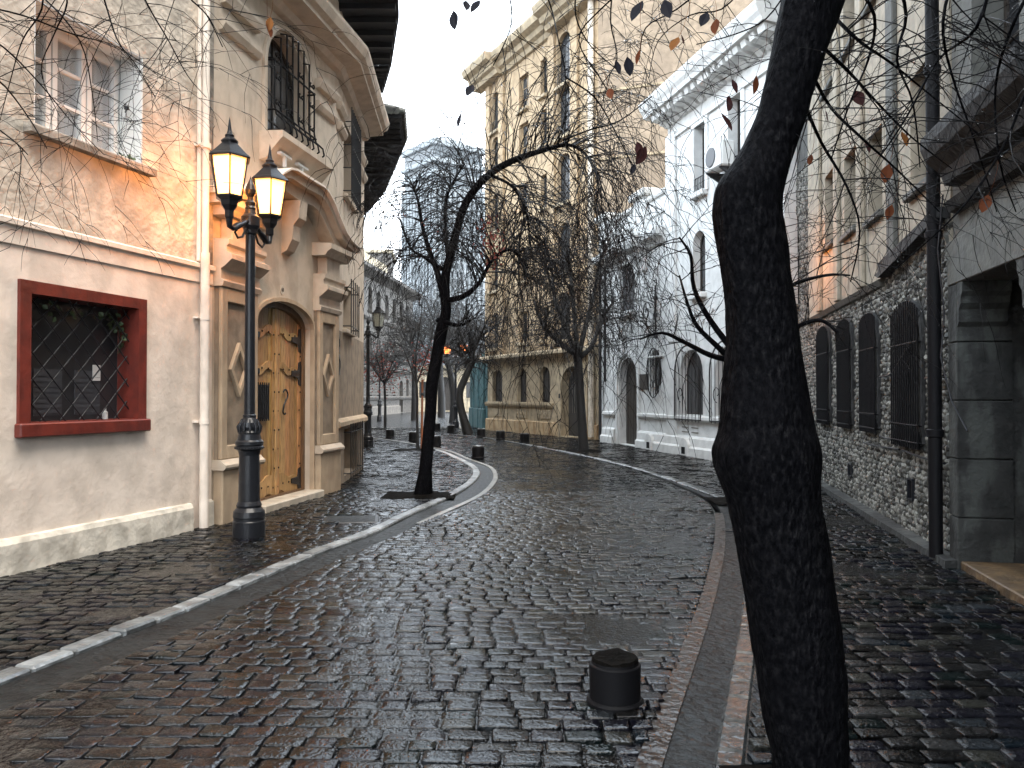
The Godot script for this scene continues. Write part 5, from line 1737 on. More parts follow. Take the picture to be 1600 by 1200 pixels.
# ------------------------------------------------------------------ far end of the street
func build_far() -> void:
	var h := front("stone_house", "grey stone house with small arches at the far bend", Vector2(-12.95, -42.0), Vector2(-9.55, -77.0))
	var u0 := 16.0
	var W := 35.165
	var ops := []
	var rows := []
	for k in 7:
		var u := 17.0 + k * 2.55
		ops.append([u, u + 1.15, 7.9, 10.0, 0.55]); rows.append(2)
		for s in 2: ops.append([u + 0.05 + s * 0.6, u + 0.5 + s * 0.6, 4.6, 6.1, 0.22]); rows.append(1)
		if k != 5: ops.append([u + 0.1, u + 1.1, 1.3, 3.0, 0.0]); rows.append(0)
	var door := [29.8, 31.1, 0.05, 2.9, 0.5]
	ops.append(door); rows.append(3)
	part(h, "wall", wall(-10.0, W, -0.1, 11.0, 0.4, ops), M.far_stone)
	for k in ops.size():
		window(h, ops[k], 0.25, 0.07, M.dark_wood, M.glass_far, 0, 0 if rows[k] > 0 else 2)
	var mb := MB.new()
	for e in [[3.5, 0.3], [7.35, 0.3], [4.35, 0.2], [1.15, 0.22]]:
		mould(h, "string_course", [Vector2(0, e[0]), Vector2(e[1] * 0.6, e[0] + 0.05), Vector2(e[1], e[0] + 0.2), Vector2(e[1], e[0] + 0.3), Vector2(0, e[0] + 0.36)], -10.0, W + 0.1, M.far_stone)
	mould(h, "cornice", [Vector2(0, 10.6), Vector2(0.3, 10.75), Vector2(0.9, 11.0), Vector2(0.95, 11.25), Vector2(0, 11.6)], -10.0, W + 0.3, M.far_stone)
	mould(h, "plinth", [Vector2(0, -0.1), Vector2(0.15, -0.1), Vector2(0.15, 0.6), Vector2(0, 0.7)], -10.0, 29.6, M.stone_grey)
	for k in 9:
		mb = MB.new()
		mb.box(V(16.0, 1.6 + k * 0.21, 0.0), V(29.5, 1.78 + k * 0.21, 0.05), 0.02)
		if k < 8: part(h, "stone_course", mb, M.far_stone)
	mb = MB.new()
	mb.box(V(-10, 0, -9.0), V(W, 11.2, -1.4))
	part(h, "light_block_core", mb, M.far_stone)  # added core behind the front, blocks light
	mb = MB.new()
	mb.box(V(8, 11.2, -8.0), V(30, 13.2, -1.2))
	part(h, "penthouse", mb, M.far_cream)
	# the cream house closing the view
	var c := front("low_cream_house", "low cream house with an arched door closing the street", Vector2(-9.6, -78.5), Vector2(-2.2, -80.5))
	var cd := [2.3, 3.9, 0.05, 3.4, 0.8]
	part(c, "wall", wall(0.0, 9.5, -0.1, 4.4, 0.4, [cd, [0.5, 1.3, 1.3, 2.9], [5.2, 6.1, 1.3, 2.9], [7.2, 8.1, 1.3, 2.9]]), M.far_cream)
	for o in [[0.5, 1.3, 1.3, 2.9], [5.2, 6.1, 1.3, 2.9], [7.2, 8.1, 1.3, 2.9]]: window(c, o, 0.2, 0.08, M.dark_wood, M.glass_far, 1, 1, M.far_cream)
	mb = MB.new()
	mb.prism(outline(cd, 0.01), -0.35, -0.25)
	part(c, "door", mb, M.dark_wood)
	mb = MB.new()
	mb.ring(outline([1.95, 4.25, -0.1, 3.75, 1.1]), outline(cd), 0.0, 0.12)
	part(c, "door_surround", mb, M.far_cream)
	mould(c, "cornice", [Vector2(0, 4.0), Vector2(0.3, 4.2), Vector2(0.4, 4.5), Vector2(0, 4.6)], -0.1, 9.6, M.far_cream)
	mb = MB.new()
	mb.prism(PackedVector2Array([Vector2(0.4, 4.55), Vector2(-2.6, 6.0), Vector2(-6, 6.0), Vector2(-6, 0), Vector2(-1.0, 0), Vector2(-1.0, 4.4)]), 0.0, 9.5, "x")
	part(c, "roof", mb, M.slate)
	# teal gate pier beside the ochre house
	var t := front("teal_gatehouse", "teal painted gateway with tall panels beside the ochre house", Vector2(-2.1, -41.0), Vector2(-1.12, -36.2))
	part(t, "wall", wall(0.0, 4.9, -0.1, 3.3, 0.3, []), M.teal)
	for k in 3:
		mb = MB.new()
		mb.box(V(0.3 + k * 1.5, 0.0, 0.0), V(1.5 + k * 1.5, 0.95, 0.16), 0.03)
		part(t, "plinth_panel", mb, M.teal)
		for s in 2:
			mb = MB.new()
			mb.box(V(0.42 + k * 1.5 + s * 0.55, 0.95, 0.0), V(0.82 + k * 1.5 + s * 0.55, 3.1, 0.12), 0.03)
			part(t, "panel", mb, M.teal)
	mb = MB.new()
	mb.box(V(0.0, 3.3, -0.4), V(4.9, 3.5, 0.25), 0.03)
	part(t, "coping", mb, M.teal)
	# office tower in the mist
	var D := 340.0
	var tw := thing("office_tower", "pale office tower standing in the mist beyond the trees", "tower", V((692.0 - 800) / 1250 * D, 0, -D), deg_to_rad(38))
	var s := 25.0
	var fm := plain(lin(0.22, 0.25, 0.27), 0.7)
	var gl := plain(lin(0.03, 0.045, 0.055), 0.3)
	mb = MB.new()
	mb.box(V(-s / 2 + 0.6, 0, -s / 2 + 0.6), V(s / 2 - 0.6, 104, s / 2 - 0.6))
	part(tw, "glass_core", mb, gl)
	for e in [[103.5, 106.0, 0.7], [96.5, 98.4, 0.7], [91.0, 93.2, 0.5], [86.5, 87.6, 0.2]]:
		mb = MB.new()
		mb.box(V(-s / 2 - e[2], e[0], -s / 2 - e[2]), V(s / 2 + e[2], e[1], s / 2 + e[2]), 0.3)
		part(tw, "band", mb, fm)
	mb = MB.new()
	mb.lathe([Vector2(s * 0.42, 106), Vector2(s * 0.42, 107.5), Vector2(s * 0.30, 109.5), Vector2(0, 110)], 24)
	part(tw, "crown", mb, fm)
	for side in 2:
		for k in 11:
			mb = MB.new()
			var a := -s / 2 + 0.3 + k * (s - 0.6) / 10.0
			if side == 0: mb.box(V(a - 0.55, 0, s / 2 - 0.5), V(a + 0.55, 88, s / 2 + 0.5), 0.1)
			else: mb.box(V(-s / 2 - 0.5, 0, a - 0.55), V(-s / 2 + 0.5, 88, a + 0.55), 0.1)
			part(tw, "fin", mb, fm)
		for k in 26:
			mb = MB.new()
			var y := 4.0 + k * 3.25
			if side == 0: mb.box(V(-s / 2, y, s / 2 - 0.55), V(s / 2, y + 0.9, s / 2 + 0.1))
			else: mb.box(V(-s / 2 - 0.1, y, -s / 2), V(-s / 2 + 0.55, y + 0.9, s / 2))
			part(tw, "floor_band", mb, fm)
	# roofs and aerials beyond the stone house
	var b := thing("roof_block", "grey rooftop block behind the far stone house", "building", V(-20.5, 0, -110.0), 0.1)
	mb = MB.new()
	mb.box(V(-4, 0, -4), V(4, 20.5, 4), 0.2)
	part(b, "wall", mb, M.far_stone)
	mb = MB.new()
	mb.box(V(-4.3, 20.5, -4.3), V(4.3, 21.0, 4.3), 0.1)
	part(b, "coping", mb, M.far_cream)
	for k in 3:
		var an := thing("aerial_mast", ["tall thin aerial mast nearest the tan house corner", "thin aerial mast in the middle of the far rooftops", "thin aerial mast nearest the misty tower"][k], "mast", at(596 + k * 14.0, 405, 95.0), 0.0, "aerials on the far roofs")
		mb = MB.new()
		bar(mb, V(0, -2.0, 0), V(0, 3.6 - k * 0.7, 0), 0.05, 5)
		part(an, "pole", mb, M.iron_far)
		mb = MB.new()
		for i in 3: bar(mb, V(-0.5, 2.6 - k * 0.6 - i * 0.3, 0), V(0.5, 2.6 - k * 0.6 - i * 0.3, 0), 0.03, 4)
		part(an, "crossbars", mb, M.iron_far)

# ------------------------------------------------------------------ lamps and bollards
func lantern(post: Node3D, p: Vector3, glow: Material, lit: bool, energy: float, k: float = 1.0) -> void:
	var mb := MB.new()
	mb.lathe([Vector2(0.035, -0.24), Vector2(0.05, -0.22), Vector2(0.05, -0.15), Vector2(0.09, -0.10), Vector2(0.10, -0.05), Vector2(0.15, -0.02), Vector2(0.15, 0.0), Vector2(0, 0.0)], 6, Vector3.ZERO, 0.0, true)
	var l := part(post, "lantern", mb, M.iron, p)
	mb = MB.new()
	mb.lathe([Vector2(0.0, 0.004), Vector2(0.122, 0.004), Vector2(0.182, 0.385), Vector2(0.0, 0.385)], 6, Vector3.ZERO, 0.0, true)
	part(l, "diffuser", mb, glow)
	for i in 6:
		var a0 := TAU * i / 6
		var a1 := TAU * (i + 1) / 6
		var q := [V(cos(a0), 0, sin(a0)), V(cos(a1), 0, sin(a1))]
		mb = MB.new()
		var mid := V(0, 0.2, 0)
		var f := [q[0] * 0.135 + V(0, 0.003, 0), q[1] * 0.135 + V(0, 0.003, 0), q[1] * 0.20 + V(0, 0.388, 0), q[0] * 0.20 + V(0, 0.388, 0)]
		var inn := []
		for e in f: inn.append(V(e.x * 0.975, e.y, e.z * 0.975))
		mb.face(f, mid)
		mb.face(inn, V(cos((a0 + a1) / 2), 0.2, sin((a0 + a1) / 2)))
		part(l, "pane", mb, M.lamp_pane)
		mb = MB.new()
		mb.tube(PackedVector3Array([q[0] * 0.14 + V(0, 0, 0), q[0] * 0.205 + V(0, 0.39, 0)]), PackedFloat32Array([0.009, 0.009]), 5)
		part(l, "frame_bar", mb, M.iron)
	mb = MB.new()
	mb.lathe([Vector2(0, 0.386), Vector2(0.23, 0.386), Vector2(0.235, 0.40), Vector2(0.21, 0.425), Vector2(0.20, 0.43), Vector2(0.085, 0.55), Vector2(0.085, 0.565)], 6, Vector3.ZERO, 0.0, true)
	mb.lathe([Vector2(0.085, 0.565), Vector2(0.09, 0.58), Vector2(0.045, 0.62), Vector2(0.05, 0.64), Vector2(0.03, 0.66), Vector2(0.022, 0.69), Vector2(0.008, 0.80), Vector2(0, 0.84)], 10)
	part(l, "roof", mb, M.iron)
	l.scale = Vector3.ONE * k
	if lit:
		var o := OmniLight3D.new()
		o.name = "lamp_light"
		o.light_color = Color(1.0, 0.62, 0.32)
		o.light_energy = energy
		o.light_size = 0.1
		o.omni_range = 30
		o.omni_attenuation = 2
		o.shadow_enabled = true
		l.add_child(o, true)
		o.position = V(0, 0.21, 0)

func street_lamp(label: String, p: Vector3, arm_turn: float, lit: bool, energy: float, glow: Material) -> void:
	var s := thing("street_lamp", label, "street lamp", p, arm_turn, "iron street lamps")
	var mb := MB.new()
	mb.lathe([Vector2(0.0, -0.02), Vector2(0.172, -0.02), Vector2(0.172, 0.16), Vector2(0.165, 0.17), Vector2(0.165, 0.20), Vector2(0.17, 0.21), Vector2(0.165, 0.27), Vector2(0.13, 0.31), Vector2(0.135, 0.335), Vector2(0.125, 0.36), Vector2(0.115, 0.38), Vector2(0.108, 0.88), Vector2(0.12, 0.93), Vector2(0.152, 0.95), Vector2(0.155, 0.975), Vector2(0.14, 0.985), Vector2(0.15, 1.0), Vector2(0.15, 1.03), Vector2(0.13, 1.05), Vector2(0.115, 1.11), Vector2(0.118, 1.13), Vector2(0.105, 1.15), Vector2(0.115, 1.19), Vector2(0.105, 1.24), Vector2(0.07, 1.29), Vector2(0.072, 1.32), Vector2(0.06, 1.33)], 28)
	part(s, "base", mb, M.iron)
	mb = MB.new()
	for k in 12:
		var a := TAU * k / 12
		mb.tube(PackedVector3Array([V(cos(a) * 0.115, 1.12, sin(a) * 0.115), V(cos(a) * 0.122, 1.19, sin(a) * 0.122), V(cos(a) * 0.08, 1.28, sin(a) * 0.08)]), PackedFloat32Array([0.006, 0.017, 0.005]), 5)
	for k in 30:
		var a := TAU * k / 30
		mb.lathe([Vector2(0.008, -0.008), Vector2(0.011, 0.0), Vector2(0.0, 0.011)], 5, V(cos(a) * 0.15, 0.962, sin(a) * 0.15))
	part(s, "base_ornament", mb, M.iron)
	mb = MB.new()
	mb.lathe([Vector2(0.06, 1.32), Vector2(0.052, 3.3), Vector2(0.07, 3.32), Vector2(0.075, 3.36), Vector2(0.10, 3.40), Vector2(0.10, 3.50), Vector2(0.07, 3.53), Vector2(0.055, 3.58), Vector2(0.06, 3.6), Vector2(0.05, 3.62), Vector2(0.058, 3.66), Vector2(0.035, 3.69), Vector2(0.03, 3.72), Vector2(0.055, 3.76), Vector2(0.06, 3.80), Vector2(0.04, 3.86), Vector2(0.012, 3.92), Vector2(0, 3.96)], 20)
	part(s, "post", mb, M.iron)
	for e in [-1.0, 1.0]:
		mb = MB.new()
		var r := PackedFloat32Array([0.035, 0.03, 0.04, 0.028, 0.03, 0.04])
		mb.tube(PackedVector3Array([V(0, 3.44, 0.08 * e), V(0, 3.38, 0.2 * e), V(0, 3.34, 0.3 * e), V(0, 3.3, 0.38 * e), V(0, 3.31, 0.45 * e), V(0, 3.40, 0.46 * e)]), r, 8)
		path(mb, [V(0, 3.36, 0.1 * e), V(0, 3.25, 0.18 * e), V(0, 3.22, 0.28 * e), V(0, 3.27, 0.34 * e), V(0, 3.3, 0.3 * e)], 0.013, 5)
		part(s, "arm", mb, M.iron)
		lantern(s, V(0, 3.62, 0.46 * e), glow, lit, energy)

func bollard(label: String, p: Vector3, r: float, hh: float) -> void:
	var b := thing("bollard", label, "bollard", p, p.x * 3.0, "squat bollards along the kerb")
	var mb := MB.new()
	var top := []
	mb.lathe([Vector2(0, -0.02), Vector2(r * 0.97, -0.02), Vector2(r, 0.02), Vector2(r * 1.02, hh * 0.78), Vector2(r * 0.99, hh * 0.8), Vector2(r * 0.93, hh * 0.81), Vector2(r * 0.92, hh * 0.86)], 24)
	part(b, "body", mb, M.iron_black)
	mb = MB.new()
	mb.lathe([Vector2(0, 0.0), Vector2(r * 1.13, 0.0), Vector2(r * 1.13, hh * 0.07), Vector2(r * 1.05, hh * 0.12), Vector2(r * 0.98, hh * 0.12)], 24)
	part(b, "collar", mb, M.iron_black)
	# worn, uneven top of the core
	mb = MB.new()
	var n := 22
	for i in n:
		var a0 := TAU * i / n
		var a1 := TAU * (i + 1) / n
		var f := func(a: float) -> float: return hh * (0.93 + 0.02 * sin(a * 3.0 + 1.0) + 0.015 * sin(a * 7.0))
		var o0 := V(cos(a0) * r * 0.9, f.call(a0), sin(a0) * r * 0.9)
		var o1 := V(cos(a1) * r * 0.9, f.call(a1), sin(a1) * r * 0.9)
		var i0 := V(o0.x * 0.7, f.call(a0) - 0.004, o0.z * 0.7)
		var i1 := V(o1.x * 0.7, f.call(a1) - 0.004, o1.z * 0.7)
		mb.face([o0, o1, V(o1.x, hh * 0.82, o1.z), V(o0.x, hh * 0.82, o0.z)], V(0, hh * 0.9, 0))
		mb.face([o0, o1, i1, i0], V(0, 0, 0))
		mb.face([i0, i1, V(0, hh * 0.915, 0)], V(0, 0, 0))
	part(b, "cap", mb, M.earth if r < 0.14 else M.stone_cap)

# ------------------------------------------------------------------ trees
func smooth(p: Array, per := 4) -> Array:
	var o := []
	for i in p.size() - 1:
		var a: Array = p[maxi(i - 1, 0)]
		var b: Array = p[i]
		var c: Array = p[i + 1]
		var d: Array = p[mini(i + 2, p.size() - 1)]
		for k in per:
			var t := float(k) / per
			o.append([(b[0] as Vector3).cubic_interpolate(c[0], a[0], d[0], t), lerpf(b[1], c[1], t)])
	o.append(p[-1])
	return o

# a limb read off the photograph: [px, py, distance, radius] ...
func limb(mb: MB, p: Array, s := 8) -> Array:
	var q := []
	for e in p: q.append([at(e[0], e[1], e[2]), e[3]])
	return limb_world(mb, q, s)

func limb_world(mb: MB, q: Array, s := 8) -> Array:
	var o := smooth(q)
	var v := PackedVector3Array()
	var r := PackedFloat32Array()
	for e in o:
		v.append(e[0])
		r.append(e[1])
	mb.tube(v, r, s)
	return o

func twig(mb: MB, p: Vector3, dir: Vector3, l: float, r: float, level: int, droop: float, rng: RandomNumberGenerator, kids := 4, steps := 5) -> void:
	var pts := PackedVector3Array([p])
	var rr := PackedFloat32Array([r])
	var d := dir.normalized()
	var dirs := [d]
	for k in steps:
		d = (d + Vector3.DOWN * droop * (0.5 + k * 0.22) + V(rng.randf_range(-1, 1), rng.randf_range(-1, 1), rng.randf_range(-1, 1)) * 0.17).normalized()
		p += d * l / steps
		pts.append(p)
		dirs.append(d)
		rr.append(lerpf(r, r * 0.35, (k + 1.0) / steps))
	mb.tube(pts, rr, 3 if r < 0.012 else 5, false)
	if gather and rng.randf() < 0.45: drops.append(pts[2] + Vector3.DOWN * (rr[2] + 0.0014))
	if level <= 0: return
	for k in kids:
		var i := 1 + rng.randi() % steps
		var side := V(rng.randf_range(-1, 1), rng.randf_range(-0.5, 0.8), rng.randf_range(-1, 1))
		twig(mb, pts[i], dirs[i] * 0.9 + side.normalized() * 0.8, l * rng.randf_range(0.45, 0.8), maxf(rr[i] * 0.62, thin), level - 1, droop * rng.randf_range(0.8, 1.5), rng, kids, steps)

func spray(mb: MB, l: Array, from: int, count: int, length: float, r: float, level: int, droop: float, rng: RandomNumberGenerator, kids := 4) -> void:
	for k in count:
		var i := rng.randi_range(mini(from, l.size() - 2), l.size() - 2)
		var p: Vector3 = (l[i][0] as Vector3).lerp(l[i + 1][0], rng.randf())
		var t: Vector3 = (l[i + 1][0] - l[i][0]).normalized()
		var side := V(rng.randf_range(-1, 1), rng.randf_range(-0.35, 1.0), rng.randf_range(-1, 1))
		side = (side - t * side.dot(t)).normalized()
		twig(mb, p, t * 0.5 + side, length * rng.randf_range(0.5, 1.15), minf(r, l[i][1] * 0.7), level, droop, rng, kids)

func hang_leaf(tree: Node3D, p: Vector3, w: float, l: float, kind: int, rng: RandomNumberGenerator) -> void:
	var mb := MB.new()
	leaf_shape(mb, w, l)
	path(mb, [V(0, 0, 0), V(0.006, 0.05, 0), V(0.0, 0.13, 0.01), V(-0.02, 0.22, 0.0)], 0.0011, 3)
	var o := part(tree, "leaf", mb, M.leaf[kind])
	o.transform = Transform3D(Basis.from_euler(V(rng.randf_range(-0.4, 0.4), rng.randf_range(-1.2, 1.2), rng.randf_range(-0.5, 0.5))), p - tree.position)

func tree_parts(t: Node3D, trunk: MB, crown: MB, bark: Material, tw: Material) -> void:
	frame = t.transform.affine_inverse()
	part(t, "trunk", trunk, bark)
	part(t, "crown", crown, tw).set_meta("kind", "stuff")
	if drops.size():
		var one := MB.new()
		one.lathe([Vector2(0.0004, -0.0022), Vector2(0.0019, -0.001), Vector2(0.0019, 0.0006), Vector2(0.0003, 0.0024)], 6)
		var all := MB.new()
		for p in drops: all.merge(one, Transform3D(Basis(), p))
		part(t, "water_drops", all, M.water).set_meta("kind", "stuff")
		drops.clear()
	frame = Transform3D()

func build_trees() -> void:
	var rng := RandomNumberGenerator.new()
	rng.seed = 7
	thin = 0.0052
	# --- arching tree on the left pavement
	var d := 12.35
	var t := thing("arching_tree", "bare tree with a long arching limb on the left pavement", "tree", at(660, 775, d) * V(1, 0, 1))
	var tr := MB.new()
	var cr := MB.new()
	limb(tr, [[662, 779, d, 0.2], [662, 770, d, 0.15], [665, 735, d, 0.1015], [669, 690, d, 0.0928], [673, 640, d, 0.0899], [675, 600, d, 0.0957], [682, 560, d + 0.05, 0.0928], [690, 515, d, 0.0957], [697, 485, d, 0.0812], [693, 450, d, 0.0754]], 14)
	var la := limb(tr, [[694, 465, d, 0.0870], [697, 425, d, 0.0696], [712, 365, d, 0.0638], [728, 315, d - 0.1, 0.0609], [760, 275, d - 0.2, 0.0580], [800, 250, d - 0.3, 0.0493], [850, 233, d - 0.4, 0.0377], [890, 225, d - 0.5, 0.0261], [920, 245, d - 0.5, 0.0174], [935, 285, d - 0.5, 0.0116], [930, 330, d - 0.5, 0.0080]], 9)
	var lb := limb(tr, [[693, 460, d, 0.0638], [683, 425, d + 0.1, 0.0464], [672, 395, d + 0.2, 0.0377], [660, 355, d + 0.3, 0.0290], [652, 310, d + 0.3, 0.0203], [640, 280, d + 0.3, 0.0116]], 8)
	var lc := limb(tr, [[695, 470, d, 0.0522], [725, 462, d - 0.2, 0.0406], [750, 440, d - 0.4, 0.0319], [770, 405, d - 0.5, 0.0261], [800, 390, d - 0.6, 0.0174], [825, 420, d - 0.6, 0.0116]], 7)
	var ld := limb(tr, [[684, 500, d, 0.0464], [715, 508, d - 0.2, 0.0290], [735, 500, d - 0.3, 0.0174]], 7)
	var le := limb(tr, [[765, 272, d, 0.0290], [800, 290, d - 0.2, 0.0232], [822, 330, d - 0.3, 0.0174], [828, 380, d - 0.3, 0.0116]], 6)
	var lf := limb(tr, [[700, 400, d, 0.0406], [695, 350, d + 0.3, 0.0290], [700, 300, d + 0.5, 0.0203], [725, 255, d + 0.6, 0.0116]], 6)
	var lg := limb(tr, [[690, 420, d, 0.0348], [660, 400, d - 0.3, 0.0232], [640, 385, d - 0.5, 0.0145], [620, 330, d - 0.4, 0.0080]], 6)
	for e in [[la, 12, 110, 2.1], [lb, 6, 48, 1.1], [lc, 6, 50, 1.7], [ld, 4, 8, 0.7], [le, 3, 50, 1.7], [lf, 5, 34, 1.2], [lg, 5, 24, 1.0]]:
		spray(cr, e[0], e[1], e[2], e[3], 0.011, 3, 0.28, rng, 2)
	tree_parts(t, tr, cr, M.bark, M.twig)
	red_leaves(t, at(770, 375, d - 0.5), V(0.2, 0.34, 0.2), 130, 0.06, rng)
	red_leaves(t, at(672, 350, d), V(0.3, 0.35, 0.3), 26, 0.035, rng)
	# --- tree before the ochre house door
	d = 22.3
	t = thing("slender_tree", "slender bare tree in front of the ochre house door", "tree", at(911, 705, d) * V(1, 0, 1))
	tr = MB.new()
	cr = MB.new()
	limb(tr, [[912, 708, d, 0.2], [911, 690, d, 0.14], [908, 640, d, 0.125], [905, 590, d, 0.12], [902, 555, d, 0.13]], 10)
	for e in [[[902, 560], [885, 515], [868, 470], [862, 420], [850, 370]], [[903, 560], [898, 500], [893, 440], [885, 390]], [[903, 562], [915, 510], [930, 450], [940, 400], [955, 380]], [[904, 560], [925, 540], [940, 500], [960, 470]], [[902, 555], [880, 540], [850, 510], [835, 470]]]:
		var q := []
		for k in e.size(): q.append([e[k][0], e[k][1], d + rng.randf_range(-0.9, 0.9) * k * 0.4, 0.085 * (1.0 - k * 0.19)])
		var l := limb(tr, q, 6)
		spray(cr, l, 3, 40, 2.0, 0.014, 3, 0.18, rng, 2)
	tree_parts(t, tr, cr, M.bark_far, M.bark_far)
	# --- tree behind the big trunk, before the white house
	d = 11.7
	t = thing("kerb_tree", "bare tree half hidden behind the big black trunk", "tree", V(3.35, 0, -d))
	tr = MB.new()
	cr = MB.new()
	limb_world(tr, [[V(3.35, -0.02, -d), 0.2], [V(3.33, 0.3, -d), 0.13], [V(3.3, 1.2, -d), 0.11], [V(3.28, 2.05, -d), 0.11]], 10)
	for e in [[[1150, 570], [1125, 545], [1090, 510], [1075, 475], [1062, 430]], [[1150, 565], [1110, 555], [1070, 535], [1035, 520], [1000, 530]], [[1155, 560], [1110, 500], [1085, 450], [1080, 400], [1062, 370]], [[1160, 565], [1190, 500], [1230, 450], [1290, 430], [1330, 430]], [[1155, 570], [1180, 480], [1190, 400], [1210, 330]], [[1165, 575], [1230, 520], [1280, 500], [1310, 520]]]:
		var q := []
		for k in e.size(): q.append([e[k][0], e[k][1], d - 0.15 * k, 0.05 * (1.0 - k * 0.19)])
		var l := limb(tr, q, 6)
		spray(cr, l, 4, 9, 0.7, 0.010, 2, 0.05, rng, 2)
	tree_parts(t, tr, cr, M.bark, M.twig)
	# --- leaning tree by the teal gate, and the dark trees behind it
	for e in [["leaning_tree", "dark leaning tree before the teal gateway", 32.0, [[732, 678, 0.22], [722, 645, 0.15], [718, 615, 0.15], [727, 590, 0.14], [738, 560, 0.12], [735, 520, 0.09]], 2.4, 60],
			["far_tree", "dark bare tree beside the lit far lamp", 46.0, [[708, 662, 0.25], [709, 630, 0.2], [707, 600, 0.2], [700, 560, 0.15], [702, 500, 0.1]], 4.0, 85],
			["far_tree", "dense bare tree far behind the arching tree", 58.0, [[690, 652, 0.3], [690, 620, 0.25], [688, 580, 0.2], [690, 520, 0.16], [694, 460, 0.1]], 5.0, 90],
			["far_tree", "bare tree farthest off before the low cream house", 66.0, [[742, 647, 0.3], [742, 620, 0.22], [738, 570, 0.2], [735, 500, 0.1]], 5.5, 90],
			["far_tree", "bare tree before the far stone house wall", 52.0, [[648, 655, 0.25], [648, 600, 0.2], [645, 545, 0.15], [640, 500, 0.1]], 3.6, 60]]:
		d = e[2]
		t = thing(e[0], e[1], "tree", at(e[3][0][0], 618 + 1937.0 / d, d) * V(1, 0, 1), 0.0, "bare trees at the far bend" if e[0] == "far_tree" else "")
		tr = MB.new()
		cr = MB.new()
		var q := []
		for k in e[3].size(): q.append([e[3][k][0], e[3][k][1], d, e[3][k][2]])
		q[0][1] = 618 + 1975.0 / d
		var l := limb(tr, q, 8)
		for k in 6:
			var top: Vector3 = l[l.size() - 3 - k][0]
			var a := TAU * k / 6
			var l2 := limb_world(tr, [[top, 0.1], [top + V(cos(a) * 0.25, 0.22, sin(a) * 0.25) * e[4], 0.06], [top + V(cos(a) * 0.45, 0.3 + 0.12 * (k % 3), sin(a) * 0.45) * e[4], 0.03]], 5)
			spray(cr, l2, 1, e[5] / 4, e[4] * 0.42, 0.028, 2, 0.13, rng, 4)
		tree_parts(t, tr, cr, M.bark_far, M.bark_far)
	# --- staked sapling with red leaves, and a red leaved tree behind the unlit lamp
	d = 22.6
	t = thing("staked_sapling", "young staked sapling with a few dark red leaves", "tree", at(653, 703, d) * V(1, 0, 1))
	tr = MB.new()
	cr = MB.new()
	var ls := limb(tr, [[653, 705, d, 0.05], [652, 660, d, 0.035], [652, 620, d, 0.035], [650, 590, d, 0.03], [645, 555, d, 0.025]], 7)
	for e in [[[651, 600], [640, 570], [628, 540], [615, 520]], [[651, 600], [660, 575], [670, 545], [676, 515]], [[650, 590], [650, 550], [656, 510], [660, 470]]]:
		var q := []
		for k in 4: q.append([e[k][0], e[k][1], d, 0.03 * (1 - k * 0.25)])
		spray(cr, limb(tr, q, 5), 2, 22, 0.9, 0.012, 2, 0.05, rng, 4)
	tree_parts(t, tr, cr, M.bark_far, M.bark_far)
	red_leaves(t, at(664, 562, d), V(0.32, 0.5, 0.3), 150, 0.07, rng)
	var st := thing("tree_stake", "reddish wooden stake beside the young sapling", "stake", at(659, 704, d) * V(1, 0, 1))
	var mb := MB.new()
	mb.tube(PackedVector3Array([V(0, 0, 0), V(0.02, 2.0, 0)]), PackedFloat32Array([0.035, 0.03]), 7)
	part(st, "post", mb, M.rust_stake)
	mb = MB.new()
	mb.lathe([Vector2(0.04, 1.55), Vector2(0.05, 1.57), Vector2(0.05, 1.61), Vector2(0.04, 1.63)], 8, V(0.015, 0, 0))
	part(st, "tie", mb, M.iron_far)
	d = 38.0
	t = thing("red_tree", "small tree with red autumn leaves behind the unlit lamp", "tree", at(602, 669, d) * V(1, 0, 1))
	tr = MB.new()
	cr = MB.new()
	var lr := limb(tr, [[602, 670, d, 0.08], [602, 630, d, 0.06], [600, 590, d, 0.06], [596, 555, d, 0.04]], 7)
	for k in 7:
		var a := TAU * k / 7
		var b: Vector3 = lr[7][0]
		spray(cr, limb_world(tr, [[b, 0.05], [b + V(cos(a) * 0.6, 0.8, sin(a) * 0.6), 0.035], [b + V(cos(a) * 1.1, 1.3, sin(a) * 1.1), 0.015]], 5), 1, 18, 1.3, 0.018, 2, 0.04, rng, 3)
	tree_parts(t, tr, cr, M.bark_far, M.bark_far)
	red_leaves(t, at(594, 575, d), V(1.0, 0.9, 0.9), 420, 0.11, rng)

func red_leaves(t: Node3D, c: Vector3, s: Vector3, n: int, size: float, rng: RandomNumberGenerator) -> void:
	var one := MB.new()
	leaf_shape(one, size * 0.6, size)
	var all := MB.new()
	for k in n:
		var p := c + V(rng.randfn() * s.x, rng.randfn() * s.y, rng.randfn() * s.z) * 0.6
		all.merge(one, Transform3D(Basis.from_euler(V(rng.randf_range(-1, 1), rng.randf() * TAU, rng.randf_range(-1, 1))), p))
	frame = t.transform.affine_inverse()
	part(t, "red_leaves", all, M.red_leaf).set_meta("kind", "stuff")
	frame = Transform3D()

